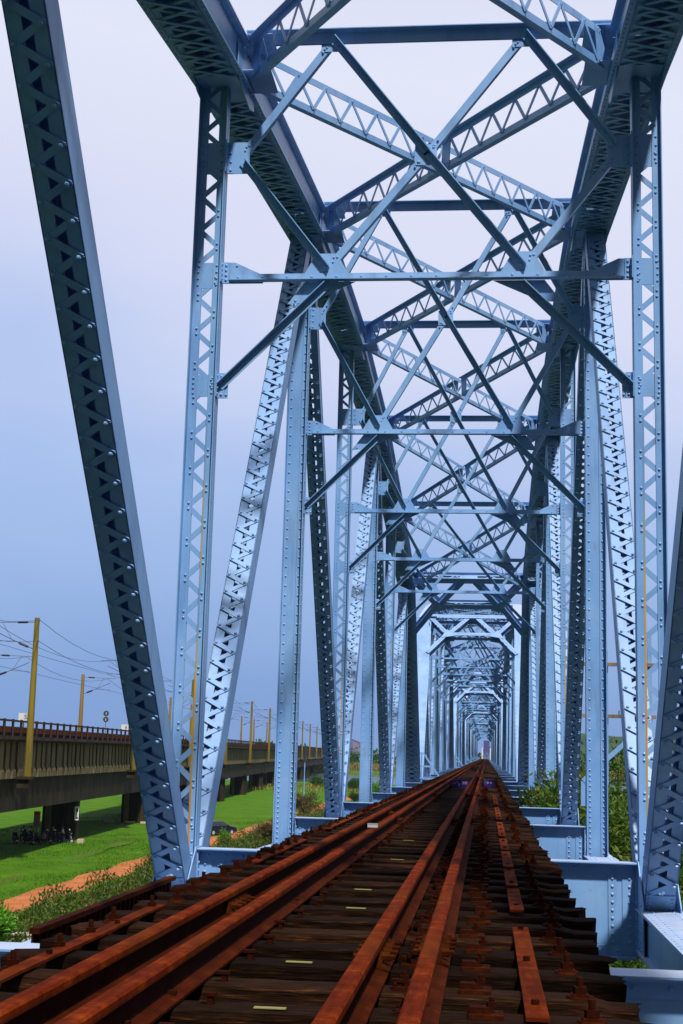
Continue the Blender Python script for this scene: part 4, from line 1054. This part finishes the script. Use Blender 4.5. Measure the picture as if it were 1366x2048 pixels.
# undergrowth strip along the path
rn = random.Random(40); random.seed(40); f = MB()
for i in range(34000):
    y = 56+rn.random()**1.2*150; x = -23.5+rn.random()*4.1
    hgt = 0.25+1.2*abs(math.sin(y*0.31+x))*abs(math.sin(y*0.13+2*x))+0.25*rn.random()
    z = GZ+rn.random()**0.7*hgt
    f.leaf((x+rn.gauss(0, 0.15), y, z), (rn.uniform(-1, 1), rn.uniform(-1, 1), rn.uniform(0.1, 1.4)), rn.uniform(0.06, 0.11), rn.uniform(0.15, 0.32))
tag(f.build('undergrowth', LEAF_H), 'tangled green and rusty undergrowth between the red path and the bridge', 'undergrowth', None, 'stuff')
f = MB(); rn = random.Random(41); random.seed(41)
FLOW = leafmat('red_flowers', [(0.45, 0.05, 0.03), (0.5, 0.2, 0.05), (0.6, 0.35, 0.25)])
for i in range(260):
    y = 56+rn.random()*80; x = -24.3+rn.random()*4.4
    f.leaf((x, y, GZ+rn.uniform(0.3, 0.9)), (rn.uniform(-1, 1), rn.uniform(-1, 1), 1), 0.07, 0.09)
tag(f.build('flowers', FLOW), 'small reddish flowers sprinkled over the undergrowth by the path', 'flowers', None, 'stuff')
# grass blades on the field
f = MB(); rn = random.Random(42)
for i in range(60000):
    y = 62+rn.random()**1.4*120; x = -26.9-rn.random()*24 if rn.random() < 0.85 else -24.7+rn.random()*4
    if y > 300: continue
    h = rn.uniform(0.05, 0.16)*(1+0.6*math.sin(x*0.9)*math.sin(y*0.4)); a = rn.random()*6.28; w = 0.035
    z = gz(x, y)
    f.add([(x-w*math.cos(a), y-w*math.sin(a), z-0.02), (x+w*math.cos(a), y+w*math.sin(a), z-0.02), (x+rn.uniform(-0.06, 0.06), y+rn.uniform(-0.06, 0.06), z+h)], [(0, 1, 2)])
tag(f.build('grass', GRASSM), 'short green grass over the field beside the path', 'grass', None, 'stuff')
# reeds on the far bank and woods beyond
f = MB(); rn = random.Random(43); random.seed(43)
for i in range(9000):
    x = -95+rn.random()*230; y = 636+rn.random()*50
    f.leaf((x, y, GZ+rn.random()*3.0), (rn.uniform(-0.5, 0.5), rn.uniform(-0.5, 0.5), 1), 0.5, 2.2)
tag(f.build('reeds', LEAF_R), 'golden dry reeds along the far river bank', 'reeds', None, 'stuff')
f = MB(); rn = random.Random(44); random.seed(44)
for k in range(150):
    x = -260+rn.random()*560; y = 720+rn.random()*120; h = rn.uniform(6, 13); r = rn.uniform(4, 8)
    for i in range(110):
        v = V(rn.gauss(0, 1), rn.gauss(0, 1), rn.gauss(0, 1)).normalized()*rn.uniform(0.6, 1.05)
        f.leaf((x+v.x*r, y+v.y*r, GZ+h*0.55+v.z*h*0.5), v+V(rn.uniform(-.5, .5), rn.uniform(-.5, .5), rn.uniform(-.2, .8)), 1.3, 2.2)
tag(f.build('far_woods', LEAF_D), 'dark far woods across the river under the horizon', 'woods', None, 'stuff')
# reed clumps in the meadow, yellow flowers
f = MB(); rn = random.Random(45); random.seed(45)
for i in range(900):
    x = -58+rn.random()*34; y = 300+rn.random()*60
    f.leaf((x, y, GZ+rn.random()*0.4), (rn.uniform(-0.5, 0.5), rn.uniform(-0.5, 0.5), 1), 0.2, 0.9)
tag(f.build('meadow_weeds', LEAF_R), 'yellowish weeds at the far edge of the meadow', 'weeds', None, 'stuff')

# pale concrete kerb among plants, lower left
t = thing('concrete_kerb', 'pale concrete wall top behind the blue girder at the lower left', 'wall', (-21, 58, GZ))
m = MB(); m.box(-22.35, -18.2, 57.2, 57.8, GZ-0.2, GZ+0.34); m.box(-22.4, -18.15, 57.15, 57.85, GZ+0.3405, GZ+0.42); m.build('wall_body', PALE_C, t, t.location)
# blue pole on a concrete base
c = V(-29.2, 224, GZ); t = thing('tall_pole', 'thin blue pole standing on a pale concrete block in the meadow', 'pole', tuple(c))
m = MB(); m.box(-0.75, 0.55, -0.7, 0.7, -0.2, 1.4); m.box(-0.8, 0.6, -0.75, 0.75, 1.4005, 1.5); m.build('base_block', PALE_C, t)
m = MB(); m.tube([(0, 0, 1.5), (0, 0, 7.4)], [0.11, 0.09], 8); m.build('shaft', PAINT, t)
m = MB(); m.tube([(0, 0, 7.4), (0, 0, 10.0)], [0.16, 0.16], 8); m.build('top_sleeve', INK, t)
# wooden marker post by the path
t = thing('marker_post', 'grey marker post in the dry shrub beside the path', 'post', tuple(gp(505, 1681))); m = MB(); m.box(-0.09, 0.09, -0.09, 0.09, 0, 1.5); m.extrude([(-0.09, 0), (0.09, 0), (0, 0.09)], (0, -0.09, 1.5), (0, 0.09, 1.5), (1, 0, 0), (0, 0, 1)); m.build('post_body', GREYW, t)

# ------------------------------------------------------------------ signs at the pier
c = gp(71, 1684)
t = thing('notice_board', 'upright pinkish notice board with red writing on a post, left of the pier', 'sign', tuple(c), None, 0.35)
PINK = mat('pink_board', (0.42, 0.22, 0.34), 0.6); REDP = mat('red_sign_paint', (0.45, 0.03, 0.06), 0.6)
m = MB(); m.cyl((0, 0.04, 0), (0, 0.04, 2.9), 0.03, 6); m.build('post', WIRE, t)
m = MB(); m.box(-0.30, 0.30, -0.02, 0.009, 1.45, 2.85); m.build('board', PINK, t)
m = MB(); m.box(-0.27, 0.27, -0.026, -0.0205, 2.52, 2.80)
for k in range(3):
    for j in range(7):
        x0 = -0.24+k*0.17; z0 = 1.52+j*0.135; m.box(x0, x0+0.10, -0.026, -0.0205, z0+0.07, z0+0.095); m.box(x0+0.035, x0+0.06, -0.0258, -0.0206, z0, z0+0.0695); m.box(x0, x0+0.03, -0.0259, -0.0207, z0+0.02, z0+0.04)
m.build('writing', REDP, t)
c = gp(148, 1683)
t = thing('pier_sign', 'white sign with a dark stroke fixed on the right edge of the nearest pier', 'sign', (c.x, c.y, GZ+2.0), None, 0.5)
m = MB(); m.box(-0.10, 0.30, -0.04, 0.0, 0, 1.3); m.build('board', WHITE, t)
m = MB(); m.box(0.02, 0.24, -0.046, -0.0405, 0.12, 0.30); m.box(0.10, 0.16, -0.0462, -0.0407, 0.3005, 0.8); m.box(0.02, 0.24, -0.046, -0.0405, 0.801, 1.15); m.build('writing', INK, t)

# ------------------------------------------------------------------ car
CARP = mat('dark_blue_car_paint', (0.012, 0.013, 0.035), 0.25, 0.6); GLASS = mat('dark_car_glass', (0.02, 0.025, 0.04), 0.08, 0.7); TYRE = mat('tyre_rubber', (0.015, 0.015, 0.016), 0.8); RIM = mat('alloy_rim', (0.4, 0.4, 0.42), 0.35); REDL = mat('red_lamp', (0.45, 0.03, 0.015), 0.3)
def make_car(loc, rz):
    t = thing('parked_car', 'dark blue saloon car parked on the grass beside the red path', 'car', loc, None, rz)
    m = MB(); prof = [(-2.2, 0.35), (-2.25, 0.62), (-2.2, 0.92), (-1.75, 1.0), (-1.62, 1.02), (-1.0, 1.03), (1.0, 0.98), (1.35, 0.95), (2.05, 0.82), (2.25, 0.6), (2.22, 0.3), (1.85, 0.22), (-1.9, 0.22)]
    hw = 0.86; k = len(prof); sect = [(-hw+0.10, 0.96), (-hw, 1.0), (hw, 1.0), (hw-0.10, 0.96)]
    vs = []
    for xx, sc in ((-hw, 0.94), (-hw+0.10, 1.0), (hw-0.10, 1.0), (hw, 0.94)):
        for (a, b) in prof: vs.append((xx, a*sc, 0.6+(b-0.6)*sc))
    fs = [tuple(range(k)), tuple(range(4*k-1, 3*k-1, -1))]
    for j in range(3): fs += [(j*k+i, (j+1)*k+i, (j+1)*k+(i+1) % k, j*k+(i+1) % k) for i in range(k)]
    m.add(vs, fs); m.build('body', CARP, t)
    m = MB(); cab = [(-1.65, 1.0), (-1.0, 1.42), (0.15, 1.46), (1.05, 0.98)]
    b = [(-0.78, -1.7, 0.98), (0.78, -1.7, 0.98), (0.78, 1.12, 0.96), (-0.78, 1.12, 0.96), (-0.60, -0.98, 1.44), (0.60, -0.98, 1.44), (0.60, 0.18, 1.46), (-0.60, 0.18, 1.46)]
    m.hexa(b); cabn = m.build('cabin', CARP, t)
    def win(P4, nm):
        m = MB(); P4 = [Vector(q) for q in P4]; n = (P4[1]-P4[0]).cross(P4[3]-P4[0]).normalized(); c = sum(P4, V(0, 0, 0))/4
        m.plate([c+(q-c)*0.86+n*0.006 for q in P4], n, 0.008); m.build(nm, GLASS, t)
    win([b[0], b[1], b[5], b[4]], 'rear_window'); win([b[2], b[3], b[7], b[6]], 'windscreen'); win([b[1], b[2], b[6], b[5]], 'side_window'); win([b[3], b[0], b[4], b[7]], 'side_window')
    for sx_ in (-1, 1):
        for yy in (-1.35, 1.35):
            m = MB(); m.tube([(sx_*0.66, yy, 0.31), (sx_*0.88, yy, 0.31)], 0.31, 18); w = m.build('wheel', TYRE, t)
            m = MB(); m.tube([(sx_*0.881, yy, 0.31), (sx_*0.895, yy, 0.31)], 0.19, 12); m.build('rim', RIM, w)
        m = MB(); m.box(*sorted((sx_*0.5, sx_*0.84)), -2.225, -2.19, 0.72, 0.90); m.build('tail_light', REDL, t)
        m = MB(); m.box(*sorted((sx_*0.5, sx_*0.80)), 2.08, 2.13, 0.62, 0.76); m.build('headlight', WHITE, t)
        m = MB(); m.box(*sorted((sx_*0.82, sx_*1.0)), 0.72, 0.84, 0.95, 1.08); m.build('mirror', CARP, t)
    m = MB(); m.box(-0.26, 0.26, -2.25, -2.232, 0.48, 0.60); m.build('number_plate', WHITE, t)
    m = MB(); m.box(-0.80, 0.80, -2.3, -2.22, 0.30, 0.46); m.build('bumper', CARP, t)
make_car((-28.0, 143, GZ+0.02), -0.62)

# ------------------------------------------------------------------ scooters and people under the viaduct
SKIN = mat('skin', (0.30, 0.16, 0.10), 0.6); HAIR = mat('dark_hair', (0.012, 0.010, 0.010), 0.6)
def cloth(nm, c): return mat(nm, c, 0.85, 0.2)
def skin_fig(nm, mt, nodes, edges, par, sub=1):
    bm = bmesh.new(); vv = [bm.verts.new(q[0]) for q in nodes]
    for a, b in edges: bm.edges.new((vv[a], vv[b]))
    me = bpy.data.meshes.new(nm); bm.to_mesh(me); bm.free()
    o = bpy.data.objects.new(nm, me); C.objects.link(o)
    md = o.modifiers.new('skin', 'SKIN'); sd = o.modifiers.new('sub', 'SUBSURF'); sd.levels = sub; sd.render_levels = sub
    for i, q in enumerate(nodes): me.skin_vertices[0].data[i].radius = (q[1], q[1] if len(q) < 3 else q[2])
    me.skin_vertices[0].data[0].use_root = True
    dg = bpy.context.evaluated_depsgraph_get(); m2 = bpy.data.meshes.new_from_object(o.evaluated_get(dg)); bpy.data.objects.remove(o)
    m2.materials.clear(); m2.materials.append(mt); m2.polygons.foreach_set('use_smooth', [True]*len(m2.polygons))
    q = bpy.data.objects.new(nm, m2); C.objects.link(q); q.parent = par; return q
def person(loc, rz, lab, shirt, trousers, seat=0.78, hair=HAIR, lean=0.05, cap=None):
    t = thing('person', lab, 'person', loc, 'people resting under the viaduct', rz)
    s = seat
    sh = s+0.50
    N = [((0, 0, s), 0.15, 0.12), ((0, lean, s+0.25), 0.145, 0.10), ((0, lean*1.6, sh-0.04), 0.17, 0.10), ((0, lean*2, sh+0.07), 0.055),      # 0 pelvis 1 belly 2 chest 3 neck
         ((0, lean*2+0.02, sh+0.19), 0.095, 0.105), ((0, lean*2+0.02, sh+0.28), 0.08, 0.09)]
    E = [(0, 1), (1, 2), (2, 3), (3, 4), (4, 5)]
    for sx_ in (-1, 1):
        b = len(N)
        N += [((sx_*0.19, lean*1.6, sh-0.05), 0.06), ((sx_*0.25, lean*1.6+0.10, sh-0.28), 0.048), ((sx_*0.20, lean*1.6+0.34, sh-0.33), 0.036), ((sx_*0.18, lean*1.6+0.42, sh-0.32), 0.030, 0.04)]
        E += [(2, b), (b, b+1), (b+1, b+2), (b+2, b+3)]
        for fgr, dx in enumerate((-0.03, -0.012, 0.006, 0.024)):
            N.append(((sx_*0.18+dx, lean*1.6+0.50-0.008*abs(fgr-1.5), sh-0.335), 0.009)); E.append((b+3, len(N)-1))
        N.append(((sx_*0.18-sx_*0.055, lean*1.6+0.45, sh-0.33), 0.010)); E.append((b+3, len(N)-1))
        b = len(N)
        N += [((sx_*0.10, 0.05, s-0.02), 0.095), ((sx_*0.16, 0.42, s-0.03), 0.07), ((sx_*0.17, 0.45, s-0.40), 0.05), ((sx_*0.17, 0.44, 0.09 if s > 0.6 else 0.08), 0.04), ((sx_*0.18, 0.58, 0.05), 0.035)]
        E += [(0, b), (b, b+1), (b+1, b+2), (b+2, b+3), (b+3, b+4)]
    body = skin_fig('body', SKIN, N, E, t)
    # clothes as shells that follow the body
    skin_fig('shirt', shirt, [((0, 0.0, s+0.02), 0.165, 0.135), ((0, lean, s+0.25), 0.16, 0.115), ((0, lean*1.6, sh-0.04), 0.185, 0.115), ((0, lean*1.9, sh+0.02), 0.07),
              ((-0.20, lean*1.6, sh-0.05), 0.075), ((-0.24, lean*1.6+0.07, sh-0.22), 0.065), ((0.20, lean*1.6, sh-0.05), 0.075), ((0.24, lean*1.6+0.07, sh-0.22), 0.065)],
             [(0, 1), (1, 2), (2, 3), (2, 4), (4, 5), (2, 6), (6, 7)], t)
    NN = [((0, 0, s-0.02), 0.165, 0.135)]; EE = []
    for sx_ in (-1, 1):
        b = len(NN); NN += [((sx_*0.10, 0.05, s-0.02), 0.11), ((sx_*0.16, 0.42, s-0.03), 0.085), ((sx_*0.17, 0.45, s-0.38), 0.066), ((sx_*0.17, 0.44, 0.14), 0.056)]
        EE += [(0, b), (b, b+1), (b+1, b+2), (b+2, b+3)]
    skin_fig('trousers', trousers, NN, EE, t)
    m = MB(); m.ball((0, lean*2-0.005, sh+0.255), 0.115, 12, 7, (0.92, 1.02, 0.85)); m.build('hair' if cap is None else 'cap', hair if cap is None else cap, t, smooth=True)
    m = MB()
    for sx_ in (-1, 1): m.ball((sx_*0.035, lean*2+0.118, sh+0.195), 0.011, 6, 4)
    m.build('eyes', INK, t)
    m = MB(); m.tube([(0, lean*2+0.11, sh+0.20), (0, lean*2+0.14, sh+0.165), (0, lean*2+0.115, sh+0.155)], [0.008, 0.014, 0.008], 6); m.build('nose', SKIN, t)
    m = MB(); m.box(-0.025, 0.025, lean*2+0.11, lean*2+0.119, sh+0.125, sh+0.134); m.build('mouth', REDL, t)
    return t
CHROME = mat('bright_mirror', (0.85, 0.87, 0.9), 0.12, 0.8)
def scooter(loc, rz, lab, col, tail):
    t = thing('scooter', lab, 'scooter', loc, 'scooters parked under the viaduct', rz)
    m = MB(); m.extrude([(-0.30, 0.30), (-0.05, 0.27), (0.30, 0.27), (0.36, 0.33), (0.28, 0.34), (-0.02, 0.34), (-0.12, 0.58), (-0.75, 0.66), (-0.82, 0.55), (-0.62, 0.36)], (-0.17, 0, 0), (0.17, 0, 0), (0, 1, 0), (0, 0, 1)); m.build('body', col, t)
    m = MB(); m.extrude([(0.34, 0.30), (0.40, 0.30), (0.36, 0.92), (0.52, 0.98), (0.46, 1.04), (0.28, 0.98)], (-0.22, 0, 0), (0.22, 0, 0), (0, 1, 0), (0, 0, 1)); m.build('front_shield', col, t)
    m = MB(); m.extrude([(-0.12, 0.60), (-0.74, 0.68), (-0.72, 0.76), (-0.35, 0.73), (-0.14, 0.70)], (-0.14, 0, 0), (0.14, 0, 0), (0, 1, 0), (0, 0, 1)); m.build('seat', INK, t)
    for yy in (0.56, -0.62):
        m = MB(); m.tube([(-0.06, yy, 0.23), (0.06, yy, 0.23)], 0.23, 16); w = m.build('wheel', TYRE, t); m = MB(); m.tube([(-0.063, yy, 0.23), (0.063, yy, 0.23)], 0.12, 10); m.build('rim', RIM, w)
    m = MB(); m.cyl((0, 0.56, 0.23), (0, 0.40, 0.95), 0.035, 6); m.build('fork', RIM, t)
    m = MB(); m.cyl((-0.33, 0.30, 1.02), (0.33, 0.30, 1.02), 0.018, 6); m.build('handlebar', INK, t)
    m = MB(); m.ball((0, 0.50, 0.90), 0.09, 10, 6, (1, 0.5, 0.8)); m.build('headlight', WHITE, t)
    m = MB(); m.box(-0.08, 0.08, -0.86, -0.80, 0.50, 0.58); m.build('tail_light', tail, t)
    m = MB(); m.box(-0.09, 0.09, -0.90, -0.885, 0.30, 0.42); m.build('number_plate', WHITE, t)
    for sx_ in (-1, 1):
        m = MB(); m.cyl((sx_*0.26, 0.30, 1.02), (sx_*0.34, 0.32, 1.22), 0.008, 5); mi = m.build('mirror', INK, t)
        m = MB(); m.ball((sx_*0.35, 0.31, 1.26), 0.095, 8, 5, (1, 0.3, 0.8)); m.build('mirror_glass', CHROME, mi)
BLUE = cloth('dark_blue_plastic', (0.012, 0.016, 0.06)); BLK = cloth('black_plastic', (0.010, 0.010, 0.014)); 
sc_ = [((30, 1688), 0.5, 'leftmost scooter of the group under the viaduct, dark with a round mirror', BLK), ((54, 1688), 0.9, 'dark scooter under the rider in navy, left of the notice board', BLUE), ((72, 1689), 2.9, 'dark scooter in the middle of the group under the viaduct', BLK), ((101, 1688), 0.3, 'dark blue scooter right of the rider in lilac', BLUE), ((131, 1687), -1.2, 'rightmost scooter in the group, beside the pier, with white trim', BLUE)]
for (u, v), rz, lab, col in sc_:
    q = gp(u, v); scooter((q.x, q.y, GZ), rz, lab, col, REDL)
NAVY = cloth('navy_cloth', (0.020, 0.022, 0.09)); DARK = cloth('black_cloth', (0.014, 0.012, 0.014)); LIL = cloth('lilac_cloth', (0.42, 0.30, 0.50)); WHT = cloth('white_cloth', (0.66, 0.66, 0.76)); JEAN = cloth('dark_jeans', (0.018, 0.022, 0.05)); TAN = cloth('orange_cap', (0.40, 0.12, 0.04))
pp = [((46, 1687), 0.5, 'person in navy top sitting on a scooter, leftmost of the group', NAVY, 0.80, None), ((62, 1687), 0.9, 'person in black top sitting on a scooter below the notice board', DARK, 0.78, None), ((88, 1689), 2.6, 'person in lilac shirt sitting low in the middle of the group', LIL, 0.42, None), ((104, 1687), -2.6, 'person in dark clothes with an orange brown cap, leaning beside the lilac one', DARK, 0.70, TAN), ((126, 1687), 1.9, 'person in white shirt sitting on the rightmost scooter by the pier', WHT, 0.80, None)]
for (u, v), rz, lab, sh, st, cap in pp:
    q = gp(u, v); person((q.x, q.y, GZ), rz, lab, sh, JEAN, st, cap=cap)

# ------------------------------------------------------------------ air
HZ = bpy.data.materials.new('thin_haze'); HZ.use_nodes = True
hn = HZ.node_tree.nodes; hn.clear(); ho = hn.new('ShaderNodeOutputMaterial'); hv = hn.new('ShaderNodeVolumePrincipled')
hv.inputs['Color'].default_value = (0.62, 0.74, 0.95, 1); hv.inputs['Density'].default_value = 0.00007; hv.inputs['Anisotropy'].default_value = 0.2
HZ.node_tree.links.new(hv.outputs[0], ho.inputs['Volume'])
m = MB(); m.box(-2600, 2600, -320, 4100, GZ-20, 60)
hz = m.build('haze', HZ); hz['kind'] = 'stuff'; hz['label'] = 'thin blue haze in the air over the river plain'
